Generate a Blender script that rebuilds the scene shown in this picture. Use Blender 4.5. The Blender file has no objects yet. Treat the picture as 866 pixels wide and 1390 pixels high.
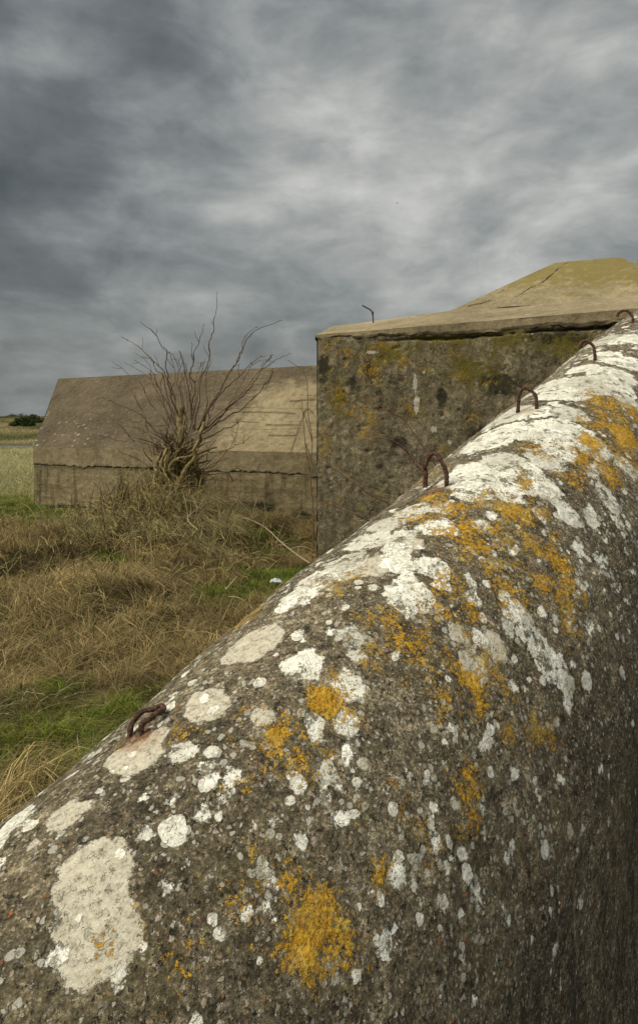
import bpy, math, random
import numpy as np
from mathutils import Vector
random.seed(7); rng = np.random.default_rng(11)
H = 1.9; F = 867.0; CX = 433.0; HY = 578.0
C = bpy.data.collections.new('scene'); bpy.context.scene.collection.children.link(C)

# ------------------------------------------------------------------ helpers
def P(px, py, Y):
    """point of the place seen at that spot of the photograph at distance Y"""
    return np.array([(px-CX)/F*Y, Y, H-(py-HY)/F*Y])
def PG(px, py, z=0.0):
    Y = (H-z)*F/(py-HY); return P(px, py, Y)
def proj(co):
    return CX+F*co[:, 0]/np.maximum(co[:, 1], .05), HY-F*(co[:, 2]-H)/np.maximum(co[:, 1], .05)

def _h(ix, iy, iz, seed):
    n = (ix*73856093) ^ (iy*19349663) ^ (iz*83492791) ^ (seed*2654435761 & 0x7fffffff)
    n = (n ^ (n >> 13)) & 0x7fffffff
    n = (n*(n*n*15731 & 0x7fffffff)+n*789221+1376312589) & 0x7fffffff
    n = (n ^ (n >> 15))*0x2c1b3c6d & 0x7fffffff
    return (n ^ (n >> 12)).astype(np.float64) % 65536/65535.0
def vnoise(x, y, z=None, seed=0):
    x = np.asarray(x, float); y = np.asarray(y, float)
    z = np.zeros_like(x) if z is None else np.asarray(z, float)
    xi, yi, zi = np.floor(x).astype(np.int64), np.floor(y).astype(np.int64), np.floor(z).astype(np.int64)
    fx, fy, fz = x-xi, y-yi, z-zi
    fx, fy, fz = [f*f*(3-2*f) for f in (fx, fy, fz)]
    r = 0
    for a in (0, 1):
        for b in (0, 1):
            for c in (0, 1):
                r = r+_h(xi+a, yi+b, zi+c, seed)*(fx if a else 1-fx)*(fy if b else 1-fy)*(fz if c else 1-fz)
    return r*2-1
def fbm(x, y, z=None, oct=4, seed=0):
    r = 0; a = 1; t = 0
    for i in range(oct):
        k = 2.03**i
        r = r+a*vnoise(np.asarray(x)*k+i*17.3, np.asarray(y)*k-i*9.1, None if z is None else np.asarray(z)*k, seed+i); t += a; a *= .5
    return r/t
def sstep(a, b, x):
    t = np.clip((x-a)/(b-a), 0, 1); return t*t*(3-2*t)

def mesh_np(name, verts, faces, mats, parent=None, smooth=True, attrs=None, colors=None):
    """faces: (n,4) or (n,3) array"""
    me = bpy.data.meshes.new(name)
    verts = np.asarray(verts, np.float32); faces = np.asarray(faces, np.int32)
    n, k = faces.shape
    me.vertices.add(len(verts)); me.vertices.foreach_set('co', verts.ravel())
    me.loops.add(n*k); me.loops.foreach_set('vertex_index', faces.ravel())
    me.polygons.add(n); me.polygons.foreach_set('loop_start', np.arange(0, n*k, k, dtype=np.int32))
    me.polygons.foreach_set('loop_total', np.full(n, k, np.int32))
    me.polygons.foreach_set('use_smooth', np.full(n, smooth, bool))
    me.update(calc_edges=True)
    for a, v in (attrs or {}).items():
        at = me.attributes.new(a, 'FLOAT', 'POINT'); at.data.foreach_set('value', np.asarray(v, np.float32))
    if colors is not None:
        at = me.attributes.new('tint', 'FLOAT_COLOR', 'POINT')
        at.data.foreach_set('color', np.concatenate([colors, np.ones((len(colors), 1))], 1).astype(np.float32).ravel())
    me.validate()
    me.materials.append(mats)
    o = bpy.data.objects.new(name, me); C.objects.link(o)
    if parent: o.parent = parent
    return o
def tag(o, label=None, cat=None, group=None, kind=None):
    if label: o['label'] = label
    if cat: o['category'] = cat
    if group: o['group'] = group
    if kind: o['kind'] = kind
    return o
def empty(name, loc, label, cat, group=None):
    o = bpy.data.objects.new(name, None); C.objects.link(o); o.location = loc
    o.empty_display_size = .1
    return tag(o, label, cat, group)
def part(name, verts, faces, mat, root, **k):
    v = np.asarray(verts, float)-np.array(root.location)
    return mesh_np(name, v, faces, mat, root, **k)

class Acc:
    def __init__(s): s.v = []; s.f = []; s.n = 0; s.at = {}
    def add(s, v, f, **at):
        v = np.asarray(v, float); s.v.append(v); s.f.append(np.asarray(f)+s.n)
        for k, a in at.items(): s.at.setdefault(k, []).append(np.broadcast_to(np.asarray(a, float), (len(v),)))
        s.n += len(v)
    def get(s): return np.concatenate(s.v), np.concatenate(s.f)
    def attrs(s): return {k: np.concatenate(a) for k, a in s.at.items()}

def tube(pts, rad, sides=6, cap=True):
    pts = np.asarray(pts, float); n = len(pts); rad = np.broadcast_to(np.asarray(rad, float), (n,))
    tan = np.gradient(pts, axis=0); tan /= np.linalg.norm(tan, axis=1)[:, None]+1e-9
    ref = np.array([0, 0, 1.0]) if abs(tan[0, 2]) < .9 else np.array([1.0, 0, 0])
    V = []
    a = np.cross(tan[0], ref); a /= np.linalg.norm(a)
    for i in range(n):
        a = a-tan[i]*a.dot(tan[i]); a /= np.linalg.norm(a)+1e-9; b = np.cross(tan[i], a)
        for k in range(sides):
            w = 2*math.pi*k/sides
            V.append(pts[i]+rad[i]*(math.cos(w)*a+math.sin(w)*b))
    Fs = []
    for i in range(n-1):
        for k in range(sides):
            k2 = (k+1) % sides
            Fs.append([i*sides+k, i*sides+k2, (i+1)*sides+k2, (i+1)*sides+k])
    if cap:
        V.append(pts[0]); V.append(pts[-1]); c0 = n*sides; c1 = c0+1
        for k in range(sides):
            k2 = (k+1) % sides
            Fs.append([c0, k2, k, c0]); Fs.append([c1, (n-1)*sides+k, (n-1)*sides+k2, c1])
    return np.array(V), np.array(Fs)
def fixtri(me_faces): return me_faces
def spline(pts, m=6):
    pts = np.asarray(pts, float); n = len(pts)
    if n < 3:
        t = np.linspace(0, 1, m+1)[:, None]; return pts[0]*(1-t)+pts[-1]*t
    out = []
    for i in range(n-1):
        p0 = pts[max(i-1, 0)]; p1 = pts[i]; p2 = pts[i+1]; p3 = pts[min(i+2, n-1)]
        for t in np.arange(m)/m:
            out.append(.5*((2*p1)+(p2-p0)*t+(2*p0-5*p1+4*p2-p3)*t*t+(3*p1-p0-3*p2+p3)*t**3))
    out.append(pts[-1]); return np.array(out)
def wob(pts, amp, seed):
    k = np.arange(len(pts)); L = amp*np.sin(np.linspace(0, math.pi, len(pts)))**.5
    d = np.stack([vnoise(k*.45+seed, k*0+.5, seed=j) for j in range(3)], 1)
    return pts+d*L[:, None]

def grid(P00, P10, P11, P01, nu, nv):
    """bilinear grid; returns verts, faces, u, v"""
    u, v = np.meshgrid(np.linspace(0, 1, nu+1), np.linspace(0, 1, nv+1), indexing='ij'); u = u.ravel(); v = v.ravel()
    A, B, D, E = [np.asarray(p, float) for p in (P00, P10, P11, P01)]
    co = A*((1-u)*(1-v))[:, None]+B*(u*(1-v))[:, None]+D*(u*v)[:, None]+E*((1-u)*v)[:, None]
    i, j = np.meshgrid(np.arange(nu), np.arange(nv), indexing='ij'); i = i.ravel(); j = j.ravel(); w = nv+1
    f = np.stack([i*w+j, (i+1)*w+j, (i+1)*w+j+1, i*w+j+1], 1)
    return co, f, u, v

def segd(px, py, a, b):
    a = np.array(a, float); b = np.array(b, float); d = b-a
    t = np.clip(((px-a[0])*d[0]+(py-a[1])*d[1])/d.dot(d), 0, 1)
    return np.hypot(px-a[0]-t*d[0], py-a[1]-t*d[1])
def blobs(px, py, lst, soft=1.0, base=-1.0):
    r = np.full(len(px), base)
    for b in lst:
        x, y, rx = b[:3]; ry = b[3] if len(b) > 3 else rx
        d = 1-np.hypot((px-x)/rx, (py-y)/ry)
        r = np.maximum(r, d/soft)
    return np.clip(r, -1, 1)

# ------------------------------------------------------------------ node helper
class M:
    def __init__(s, name, rough=.9, spec=.25):
        s.m = bpy.data.materials.new(name); s.m.use_nodes = True; s.t = s.m.node_tree; s.t.nodes.clear()
        s.out = s.t.nodes.new('ShaderNodeOutputMaterial'); s.b = s.t.nodes.new('ShaderNodeBsdfPrincipled')
        s.t.links.new(s.b.outputs[0], s.out.inputs[0]); s.b.inputs['Roughness'].default_value = rough
        s.b.inputs['Specular IOR Level'].default_value = spec
        s.co = s.t.nodes.new('ShaderNodeTexCoord').outputs['Object']
    def nd(s, k, **kw):
        n = s.t.nodes.new(k)
        for a, b in kw.items(): setattr(n, a, b)
        return n
    def put(s, sock, v):
        if v is None: return
        if hasattr(v, 'default_value') and hasattr(v, 'links'): s.t.links.new(v, sock)
        else:
            if isinstance(v, (tuple, list)) and len(v) == 3 and len(sock.default_value) == 4: v = (*v, 1)
            sock.default_value = v
    def math(s, op, a, b=0, c=None, clamp=False):
        n = s.nd('ShaderNodeMath', operation=op, use_clamp=clamp); s.put(n.inputs[0], a); s.put(n.inputs[1], b)
        if c is not None: s.put(n.inputs[2], c)
        return n.outputs[0]
    def add(s, a, b): return s.math('ADD', a, b)
    def mul(s, a, b): return s.math('MULTIPLY', a, b)
    def noise(s, scale, det=4, rough=.6, vec=None, dist=0, col=False):
        n = s.nd('ShaderNodeTexNoise'); s.put(n.inputs['Vector'], vec or s.co); n.inputs['Scale'].default_value = scale
        n.inputs['Detail'].default_value = det; n.inputs['Roughness'].default_value = rough; n.inputs['Distortion'].default_value = dist
        return n.outputs['Color' if col else 'Fac']
    def vor(s, scale, vec=None, feature='F1', out='Distance', rnd=1):
        n = s.nd('ShaderNodeTexVoronoi', feature=feature); s.put(n.inputs['Vector'], vec or s.co); n.inputs['Scale'].default_value = scale
        n.inputs['Randomness'].default_value = rnd
        return n.outputs[out]
    def scale(s, v, vec=None):
        n = s.nd('ShaderNodeMapping'); s.put(n.inputs[0], vec or s.co); n.inputs['Scale'].default_value = v; return n.outputs[0]
    def warp(s, amt, sc, vec=None):
        n = s.nd('ShaderNodeVectorMath', operation='MULTIPLY_ADD')
        s.put(n.inputs[0], s.noise(sc, 3, .5, vec, col=True)); n.inputs[1].default_value = (amt,)*3; s.put(n.inputs[2], vec or s.co); return n.outputs[0]
    def ss(s, x, a, b, lo=0., hi=1.):
        n = s.nd('ShaderNodeMapRange', interpolation_type='SMOOTHSTEP'); s.put(n.inputs[0], x)
        for i, v in zip((1, 2, 3, 4), (a, b, lo, hi)): s.put(n.inputs[i], v)
        return n.outputs[0]
    def mix(s, f, a, b, mode='MIX'):
        n = s.nd('ShaderNodeMix', data_type='RGBA', blend_type=mode); s.put(n.inputs[0], f); s.put(n.inputs[6], a); s.put(n.inputs[7], b); return n.outputs[2]
    def attr(s, name, col=False):
        n = s.nd('ShaderNodeAttribute', attribute_name=name); return n.outputs['Color' if col else 'Fac']
    def ramp(s, x, stops):
        n = s.nd('ShaderNodeValToRGB'); s.put(n.inputs[0], x); e = n.color_ramp.elements
        while len(e) < len(stops): e.new(.5)
        for k, (p, c) in zip(e, stops): k.position = p; k.color = (*c, 1)
        return n.outputs[0]
    def sepz(s, v, i=2):
        n = s.nd('ShaderNodeSeparateXYZ'); s.put(n.inputs[0], v); return n.outputs[i]
    def bump(s, h, dist, prev=None, strength=1):
        n = s.nd('ShaderNodeBump'); s.put(n.inputs['Height'], h); n.inputs['Distance'].default_value = dist; n.inputs['Strength'].default_value = strength
        if prev: s.put(n.inputs['Normal'], prev)
        return n.outputs[0]
    def done(s, col, nor=None, rough=None):
        s.put(s.b.inputs['Base Color'], col)
        if nor: s.put(s.b.inputs['Normal'], nor)
        if rough is not None: s.put(s.b.inputs['Roughness'], rough)
        return s.m

# ------------------------------------------------------------------ materials
def mat_lichen_wall():
    m = M('lichen_concrete', .92, .2)
    wv = m.warp(.012, 40)
    # weathered concrete: fine sand matrix with exposed grit
    n1 = m.noise(3.2, 6, .65); n2 = m.noise(38, 6, .7); n3 = m.noise(170, 4, .75)
    g = m.add(m.mul(n1, .22), m.add(m.mul(n2, .38), m.mul(n3, .40)))
    base = m.ramp(g, [(.39, (.016, .013, .007)), (.46, (.060, .048, .028)), (.53, (.135, .109, .066)), (.61, (.42, .35, .22))])
    base = m.mix(m.ss(m.noise(2.1, 4), .5, .7, 0, .35), base, (.12, .095, .035))
    base = m.mix(m.ss(m.noise(70, 5, .85), .585, .64, 0, .8), base, (.46, .41, .31))
    pit = m.ss(m.noise(75, 3, .7), .60, .67)
    base = m.mix(m.mul(pit, .8), base, (.018, .015, .011))
    wv = m.warp(.014, 90); pv = m.vor(120, wv); pc = m.vor(120, wv, out='Color')
    sel = m.sepz(pc, 0); stone = m.mul(m.ss(sel, .64, .68), m.ss(pv, .34, .5, 1, 0))
    scol = m.ramp(m.sepz(pc, 1), [(0, (.30, .25, .17)), (.45, (.20, .13, .07)), (.7, (.40, .37, .30)), (.93, (.05, .045, .04)), (1, (.33, .12, .04))])
    base = m.mix(m.mul(stone, .85), base, scol)
    # upright face: darker streaks running down
    face = m.attr('face')
    st = m.noise(1, 6, .7, m.scale((13, 13, 4.5), m.warp(.05, 9)))
    st2 = m.noise(1, 5, .7, m.scale((50, 50, 18), m.warp(.02, 20)))
    base = m.mix(m.mul(m.ss(m.add(st, m.mul(st2, .3)), .62, .78, 0, .8), face), base, (.022, .019, .013))
    base = m.mix(m.mul(m.ss(m.noise(1, 6, .75, m.scale((45, 45, 14), m.warp(.03, 12))), .60, .68, 0, .55), face), base, (.30, .27, .21))
    # mossy yellow film
    base = m.mix(m.ss(m.add(m.attr('moss'), m.mul(m.noise(30, 5, .7), 1.0)), .75, 1.0, 0, .75), base, (.13, .10, .02))
    # small scattered white thalli
    dn = m.noise(4.5, 3, .5)
    def spots(sc, thr, rad, dm):
        w2 = m.warp(.22/sc, sc*1.6, m.warp(.16/sc, sc*5))
        d = m.vor(sc, w2); c = m.vor(sc, w2, out='Color')
        r = m.mul(m.ss(m.sepz(c, 0), thr, 1.0), rad)
        r = m.mul(r, dm)
        return m.ss(m.math('SUBTRACT', r, d), 0, .04), m.sepz(c, 1)
    dens = m.attr('dens')
    d1 = m.mul(m.ss(dn, .42, .60), dens)
    s1, c1 = spots(11, .30, .40, d1)
    s2, c2 = spots(30, .35, .42, m.mul(m.ss(m.noise(7, 3), .38, .55), dens))
    s3, c3 = spots(75, .35, .55, m.mul(m.ss(m.noise(10, 3), .44, .58), m.add(dens, .25)))
    # big thalli placed on the wall
    e = m.add(m.mul(m.math('SUBTRACT', m.noise(55, 5, .7), .5), 1.0), m.mul(m.math('SUBTRACT', m.noise(14, 3, .6), .5), .7))
    W = m.ss(m.add(m.attr('white'), e), -.02, .07)
    K = m.ss(m.add(m.attr('cream'), m.mul(e, .7)), -.02, .08)
    hole = m.ss(m.noise(21, 7, .8), .548, .585)           # grey gaps in old crusts
    hole2 = m.ss(m.noise(95, 3, .7), .64, .68)
    Wk = m.mul(W, m.math('SUBTRACT', 1, m.mul(hole, .9)))
    wcol = m.ramp(m.noise(60, 5, .7), [(.3, (.38, .355, .28)), (.48, (.64, .61, .51)), (.66, (.80, .775, .67))])
    wcol = m.mix(m.ss(m.noise(9, 4, .6), .5, .68, 0, .5), wcol, (.36, .34, .27))
    wcol = m.mix(m.mul(hole2, .6), wcol, (.15, .13, .1))
    wcol = m.mix(m.mul(m.attr('tone'), .7), wcol, m.mix(m.noise(70, 4, .7), (.22, .20, .145), (.46, .425, .33)))
    wcol = m.mix(m.mul(m.ss(m.add(m.attr('white'), e), .35, .9, 0, .5), m.ss(m.noise(22, 4, .7), .42, .6)), wcol, (.40, .375, .29))
    wcol = m.mix(m.mul(m.ss(m.vor(70, m.warp(.02, 40), 'DISTANCE_TO_EDGE'), .0, .07, .55, 0), m.ss(m.noise(6, 2), .42, .56)), wcol, (.14, .12, .09))
    ccol = m.ramp(m.noise(90, 5, .75), [(.32, (.13, .115, .085)), (.45, (.36, .32, .235)), (.62, (.48, .435, .33))])
    ccol = m.mix(m.mul(hole2, .7), ccol, (.10, .085, .07))
    col = m.mix(m.mul(s3, .7), base, (.42, .40, .33))
    col = m.mix(m.mul(K, .95), col, ccol)
    scw = m.ramp(m.noise(120, 4, .7), [(.3, (.36, .33, .25)), (.6, (.78, .74, .63))])
    col = m.mix(m.mul(s2, .85), col, scw)
    col = m.mix(m.mul(s1, .92), col, scw)
    col = m.mix(m.mul(Wk, .97), col, wcol)
    # orange lichen, grainy cushions
    og = m.add(m.math('MINIMUM', m.math('SUBTRACT', m.attr('orange'), .30), .16), m.add(m.mul(m.math('SUBTRACT', m.noise(17, 5, .7), .5), 3.8), m.mul(m.math('SUBTRACT', m.noise(110, 4, .8), .5), 4.6)))
    og = m.add(og, m.math('MULTIPLY', m.math('MAXIMUM', m.add(m.attr('strong'), .1), 0), 1.1))
    O = m.ss(og, -.02, .10)
    ocol = m.ramp(m.noise(130, 4, .7), [(.3, (.16, .075, .006)), (.5, (.38, .20, .012)), (.68, (.56, .34, .035))])
    ocol = m.mix(m.ss(m.noise(5, 4), .46, .62, 0, .7), ocol, m.mix(m.noise(90, 3), (.16, .105, .03), (.34, .25, .09)))
    ocol = m.mix(m.ss(m.noise(45, 3), .56, .66, 0, .6), ocol, (.55, .40, .07))
    col = m.mix(m.mul(O, .95), col, ocol)
    R = m.ss(m.add(m.attr('rust'), m.mul(m.math('SUBTRACT', m.noise(60, 5, .7), .5), 1.6)), .25, .9)
    col = m.mix(m.mul(R, .6), col, (.20, .085, .03))
    h = m.add(m.mul(n2, .9), m.mul(n3, .55)); h = m.math('SUBTRACT', h, m.mul(pit, .5)); h = m.add(h, m.mul(stone, .35))
    cov = m.math('MAXIMUM', m.mul(W, .8), K)
    h = m.mul(h, m.math('SUBTRACT', 1, m.mul(cov, .55)))
    h = m.add(h, m.mul(m.add(Wk, m.add(s1, s2)), .16)); h = m.add(h, m.mul(O, m.add(.25, m.mul(m.noise(130, 3), .6))))
    return m.done(col, m.bump(h, .009), .93)

def mat_bunker_face():
    m = M('stained_concrete', .95, .15)
    n1 = m.noise(1.6, 6, .7); n2 = m.noise(11, 8, .8); n3 = m.noise(60, 4, .75)
    g = m.add(m.mul(n1, .25), m.add(m.mul(n2, .5), m.mul(n3, .25)))
    base = m.ramp(g, [(.39, (.020, .017, .010)), (.46, (.092, .076, .045)), (.53, (.185, .155, .095)), (.61, (.40, .34, .22))])
    st = m.noise(1, 6, .7, m.scale((6, 6, .8)))
    base = m.mix(m.ss(st, .48, .66, 0, .6), base, (.07, .058, .028))
    base = m.mix(m.ss(m.add(m.attr('dark'), m.mul(m.math('SUBTRACT', m.noise(9, 6, .75), .5), 2.4)), -.1, .35, 0, .9), base, (.024, .021, .012))
    base = m.mix(m.ss(m.add(m.attr('moss'), m.mul(m.math('SUBTRACT', m.noise(16, 6, .75), .5), 2.6)), 0, .3, 0, .85), base, (.115, .092, .012))
    O = m.ss(m.add(m.attr('orange'), m.mul(m.math('SUBTRACT', m.noise(26, 6, .75), .5), 3.4)), .02, .2)
    base = m.mix(m.mul(O, .85), base, m.ramp(m.noise(60, 3), [(.35, (.14, .085, .008)), (.65, (.36, .21, .012))]))
    W = m.ss(m.add(m.attr('white'), m.mul(m.math('SUBTRACT', m.noise(30, 6, .75), .5), 2.2)), .0, .15)
    base = m.mix(m.mul(W, .8), base, (.46, .43, .35))
    base = m.mix(m.mul(m.ss(m.noise(7, 6, .75), .585, .64), m.ss(m.noise(.9, 3), .42, .56)), base, m.mix(m.noise(40, 3), (.20, .13, .012), (.40, .27, .05)))
    base = m.mix(m.ss(m.noise(5.3, 7, .8), .60, .65, 0, .8), base, (.022, .019, .01))
    d = m.vor(16, m.warp(.03, 30)); c = m.vor(16, m.warp(.03, 30), out='Color')
    sp = m.mul(m.ss(m.math('SUBTRACT', m.mul(m.ss(m.sepz(c, 0), .72, 1), .35), d), 0, .05), m.ss(m.noise(2.5, 3), .45, .6))
    base = m.mix(m.mul(sp, .6), base, (.33, .30, .22))
    pit = m.ss(m.noise(32, 4, .7), .62, .68)
    base = m.mix(m.mul(pit, .75), base, (.02, .017, .01))
    h = m.math('SUBTRACT', m.add(m.mul(n2, 1.0), m.mul(n3, .4)), m.mul(pit, .6))
    return m.done(base, m.bump(h, .035), .95)

def mat_slab():
    m = M('roof_concrete', .95, .15)
    n2 = m.noise(12, 8, .85); n3 = m.noise(80, 4, .7); n1 = m.noise(.9, 4)
    g = m.add(m.mul(n1, .3), m.add(m.mul(n2, .4), m.mul(n3, .3)))
    base = m.ramp(g, [(.38, (.06, .046, .024)), (.46, (.17, .133, .075)), (.54, (.27, .215, .125)), (.64, (.42, .35, .23))])
    base = m.mix(m.ss(m.add(m.attr('moss'), m.mul(m.math('SUBTRACT', m.noise(7, 6, .75), .5), 2.4)), -.1, .5, 0, .8), base, (.15, .115, .025))
    d = m.vor(7, m.warp(.05, 12)); c = m.vor(7, m.warp(.05, 12), out='Color')
    sp = m.mul(m.ss(m.math('SUBTRACT', m.mul(m.ss(m.sepz(c, 0), .45, 1), .42), d), 0, .05), m.ss(m.add(m.attr('white'), m.noise(1.6, 3)), .55, .7))
    base = m.mix(m.mul(sp, .9), base, (.62, .58, .48))
    base = m.mix(m.ss(m.attr('dark'), .2, .7, 0, .92), base, (.025, .02, .012))
    return m.done(base, m.bump(m.add(n2, m.mul(n3, .4)), .02), .95)

def mat_far_roof():
    m = M('old_roof_concrete', .95, .15)
    n2 = m.noise(9, 7, .75); n3 = m.noise(60, 4, .7); n1 = m.noise(.8, 4)
    g = m.add(m.mul(n1, .35), m.add(m.mul(n2, .4), m.mul(n3, .25)))
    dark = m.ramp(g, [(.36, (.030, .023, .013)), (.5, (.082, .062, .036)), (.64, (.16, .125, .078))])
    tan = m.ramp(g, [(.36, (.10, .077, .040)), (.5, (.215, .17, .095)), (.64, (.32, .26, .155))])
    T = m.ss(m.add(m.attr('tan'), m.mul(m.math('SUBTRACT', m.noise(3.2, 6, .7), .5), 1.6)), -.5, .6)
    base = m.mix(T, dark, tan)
    base = m.mix(m.ss(m.noise(1, 6, .7, m.scale((5, 5, 1.2))), .5, .68, 0, .6), base, (.085, .065, .035))
    d = m.vor(9, m.warp(.05, 12)); c = m.vor(9, m.warp(.05, 12), out='Color')
    sp = m.mul(m.ss(m.math('SUBTRACT', m.mul(m.ss(m.sepz(c, 0), .4, 1), .4), d), 0, .05), m.attr('white'))
    base = m.mix(m.ss(m.noise(26, 5, .8), .58, .66, 0, .45), base, (.33, .28, .2))
    base = m.mix(m.mul(sp, .38), base, (.42, .39, .32))
    base = m.mix(m.ss(m.attr('groove'), .3, .9, 0, .38), base, (.07, .055, .03))
    base = m.mix(m.ss(m.attr('dark'), .1, .9, 0, .9), base, (.02, .017, .01))
    return m.done(base, m.bump(m.math('SUBTRACT', m.add(n2, m.mul(n3, .4)), m.mul(m.attr('groove'), .8)), .03), .95)

def mat_far_wall():
    m = M('board_marked_concrete', .95, .15)
    n2 = m.noise(6, 7, .75); n3 = m.noise(40, 4, .7); n1 = m.noise(.8, 4)
    g = m.add(m.mul(n1, .35), m.add(m.mul(n2, .4), m.mul(n3, .25)))
    base = m.ramp(g, [(.36, (.06, .047, .024)), (.5, (.18, .142, .076)), (.64, (.31, .25, .14))])
    st = m.noise(1, 6, .7, m.scale((7, 7, .5)))
    base = m.mix(m.ss(st, .5, .62, 0, .6), base, (.05, .04, .02))
    bo = m.noise(1, 3, .5, m.scale((.25, .25, 9)))
    base = m.mix(m.ss(bo, .55, .6, 0, .35), base, (.06, .048, .025))
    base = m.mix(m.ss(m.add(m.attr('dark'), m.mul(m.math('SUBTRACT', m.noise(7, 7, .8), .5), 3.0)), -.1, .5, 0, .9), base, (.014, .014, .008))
    return m.done(base, m.bump(m.add(m.add(n2, m.mul(n3, .4)), m.mul(bo, .4)), .03), .95)

def mat_rust():
    m = M('rusty_steel', .8, .3)
    n = m.noise(160, 6, .8)
    col = m.ramp(n, [(.38, (.02, .012, .010)), (.5, (.06, .03, .022)), (.58, (.15, .065, .03)), (.66, (.28, .13, .055))])
    return m.done(col, m.bump(n, .007), .9)

def mat_bark(name, lo, hi, sc=25):
    m = M(name, .9, .2); n = m.noise(sc, 5, .7); n2 = m.noise(sc*.15, 3)
    return m.done(m.ramp(m.add(m.mul(n, .6), m.mul(n2, .4)), [(.35, lo), (.65, hi)]), m.bump(n, .01), .9)
def mat_tint(name, trans=.0, rough=.75):
    m = M(name, rough, .15); n = m.noise(4, 3)
    c = m.mix(m.ss(n, .35, .65, 0, .3), m.attr('tint', True), (.5, .5, .5), 'MULTIPLY')
    m.put(m.b.inputs['Base Color'], c)
    if trans:
        tr = m.nd('ShaderNodeBsdfTranslucent'); m.put(tr.inputs[0], c); mx = m.nd('ShaderNodeMixShader'); mx.inputs[0].default_value = trans
        m.t.links.new(m.b.outputs[0], mx.inputs[1]); m.t.links.new(tr.outputs[0], mx.inputs[2]); m.t.links.new(mx.outputs[0], m.out.inputs[0])
    return m.m
def mat_ground():
    m = M('matted_ground', 1, .05)
    n = m.noise(9, 7, .75); n2 = m.noise(.7, 4)
    far = m.attr('far')
    rough = m.ramp(n, [(.35, (.028, .021, .010)), (.5, (.075, .056, .028)), (.65, (.13, .10, .05))])
    turf = m.ramp(m.add(m.mul(n, .5), m.mul(m.noise(.35, 6, .7), .5)), [(.38, (.07, .095, .016)), (.5, (.13, .135, .035)), (.62, (.24, .205, .085))])
    return m.done(m.mix(far, rough, turf), m.bump(n, .05), 1)
def mat_plain(name, lo, hi, sc=20, rough=.8, bump=.005, spec=.3):
    m = M(name, rough, spec); n = m.noise(sc, 5, .6)
    return m.done(m.ramp(n, [(.35, lo), (.65, hi)]), m.bump(n, bump) if bump else None, rough)

MW = mat_lichen_wall(); MF = mat_bunker_face(); MS = mat_slab(); MR = mat_far_roof(); MFW = mat_far_wall(); RUST = mat_rust()
BARK = mat_bark('dark_bark', (.03, .02, .012), (.12, .08, .045)); MOSSB = mat_bark('mossy_bark', (.04, .03, .012), (.30, .23, .09), 16)
CANE = mat_bark('red_brown_cane', (.07, .035, .022), (.17, .09, .06)); SHOOT = mat_bark('brown_shoot', (.07, .048, .03), (.22, .155, .095), 18)
STICK = mat_bark('grey_brown_stick', (.14, .105, .065), (.30, .235, .15)); PALE = mat_bark('bleached_wood', (.20, .15, .09), (.42, .34, .22)); GRASS = mat_tint('grass_blade', .25); GROUND = mat_ground(); LEAF = mat_tint('shrub_leaf', .2)

# ------------------------------------------------------------------ camera, sky, sun
sc = bpy.context.scene
cam = bpy.data.cameras.new('camera'); co = bpy.data.objects.new('camera', cam); C.objects.link(co)
co.location = (0, 0, H); co.rotation_euler = (math.radians(90), 0, 0)
cam.sensor_fit = 'VERTICAL'; cam.sensor_height = 36; cam.lens = 36*F/1390; cam.shift_y = -(695-HY)/1390
cam.clip_start = .02; cam.clip_end = 5000; sc.camera = co

SUN_AZ = math.radians(-112); SUN_EL = math.radians(52)     # azimuth from +Y towards +X
sd = Vector((math.sin(SUN_AZ)*math.cos(SUN_EL), math.cos(SUN_AZ)*math.cos(SUN_EL), math.sin(SUN_EL)))
L = bpy.data.lights.new('sun', 'SUN'); L.energy = 1.5; L.angle = math.radians(28); L.color = (1, .92, .75)
lo = bpy.data.objects.new('sun', L); C.objects.link(lo); lo.rotation_euler = sd.to_track_quat('Z', 'Y').to_euler()

w = bpy.data.worlds.new('World'); sc.world = w; w.use_nodes = True; T = w.node_tree; T.nodes.clear()
class W_(M):
    def __init__(s): s.t = T
wm = W_(); gen = wm.nd('ShaderNodeTexCoord').outputs['Generated']; wm.co = gen
sky = wm.nd('ShaderNodeTexSky', sky_type='NISHITA'); sky.sun_disc = False; sky.sun_elevation = SUN_EL; sky.sun_rotation = SUN_AZ; sky.air_density = 1.5; sky.dust_density = 4
nrm = wm.nd('ShaderNodeVectorMath', operation='NORMALIZE'); wm.put(nrm.inputs[0], gen)
sp = wm.nd('ShaderNodeSeparateXYZ'); wm.put(sp.inputs[0], nrm.outputs[0])
zz = wm.math('MAXIMUM', sp.outputs[2], 0); den = wm.add(zz, .22)
cb = wm.nd('ShaderNodeCombineXYZ'); wm.put(cb.inputs[0], wm.math('DIVIDE', sp.outputs[0], den)); wm.put(cb.inputs[1], wm.math('DIVIDE', sp.outputs[1], den)); cb.inputs[2].default_value = 3.7
cv = cb.outputs[0]
def lobe(d, p, a):
    d = Vector(d).normalized(); n = wm.nd('ShaderNodeVectorMath', operation='DOT_PRODUCT'); wm.put(n.inputs[0], nrm.outputs[0]); n.inputs[1].default_value = d
    return wm.mul(wm.math('POWER', wm.math('MAXIMUM', n.outputs['Value'], 0), p), a)
c1 = wm.noise(.9, 8, .55, cv, .2); c2 = wm.noise(2.6, 8, .58, cv, .2); c3 = wm.noise(2.6, 7, .55, wm.scale((1, 1, 1.9), nrm.outputs[0]), .25); c4 = wm.noise(7.5, 7, .55, wm.scale((1, 1, 2.2), nrm.outputs[0]), .3)
c5 = wm.noise(1.5, 5, .5, wm.scale((1, 1, 1.7), nrm.outputs[0]), .3)
f = wm.add(wm.mul(c5, .40), wm.add(wm.mul(c2, .10), wm.add(wm.mul(c3, .80), wm.mul(c4, .47))))
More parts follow.
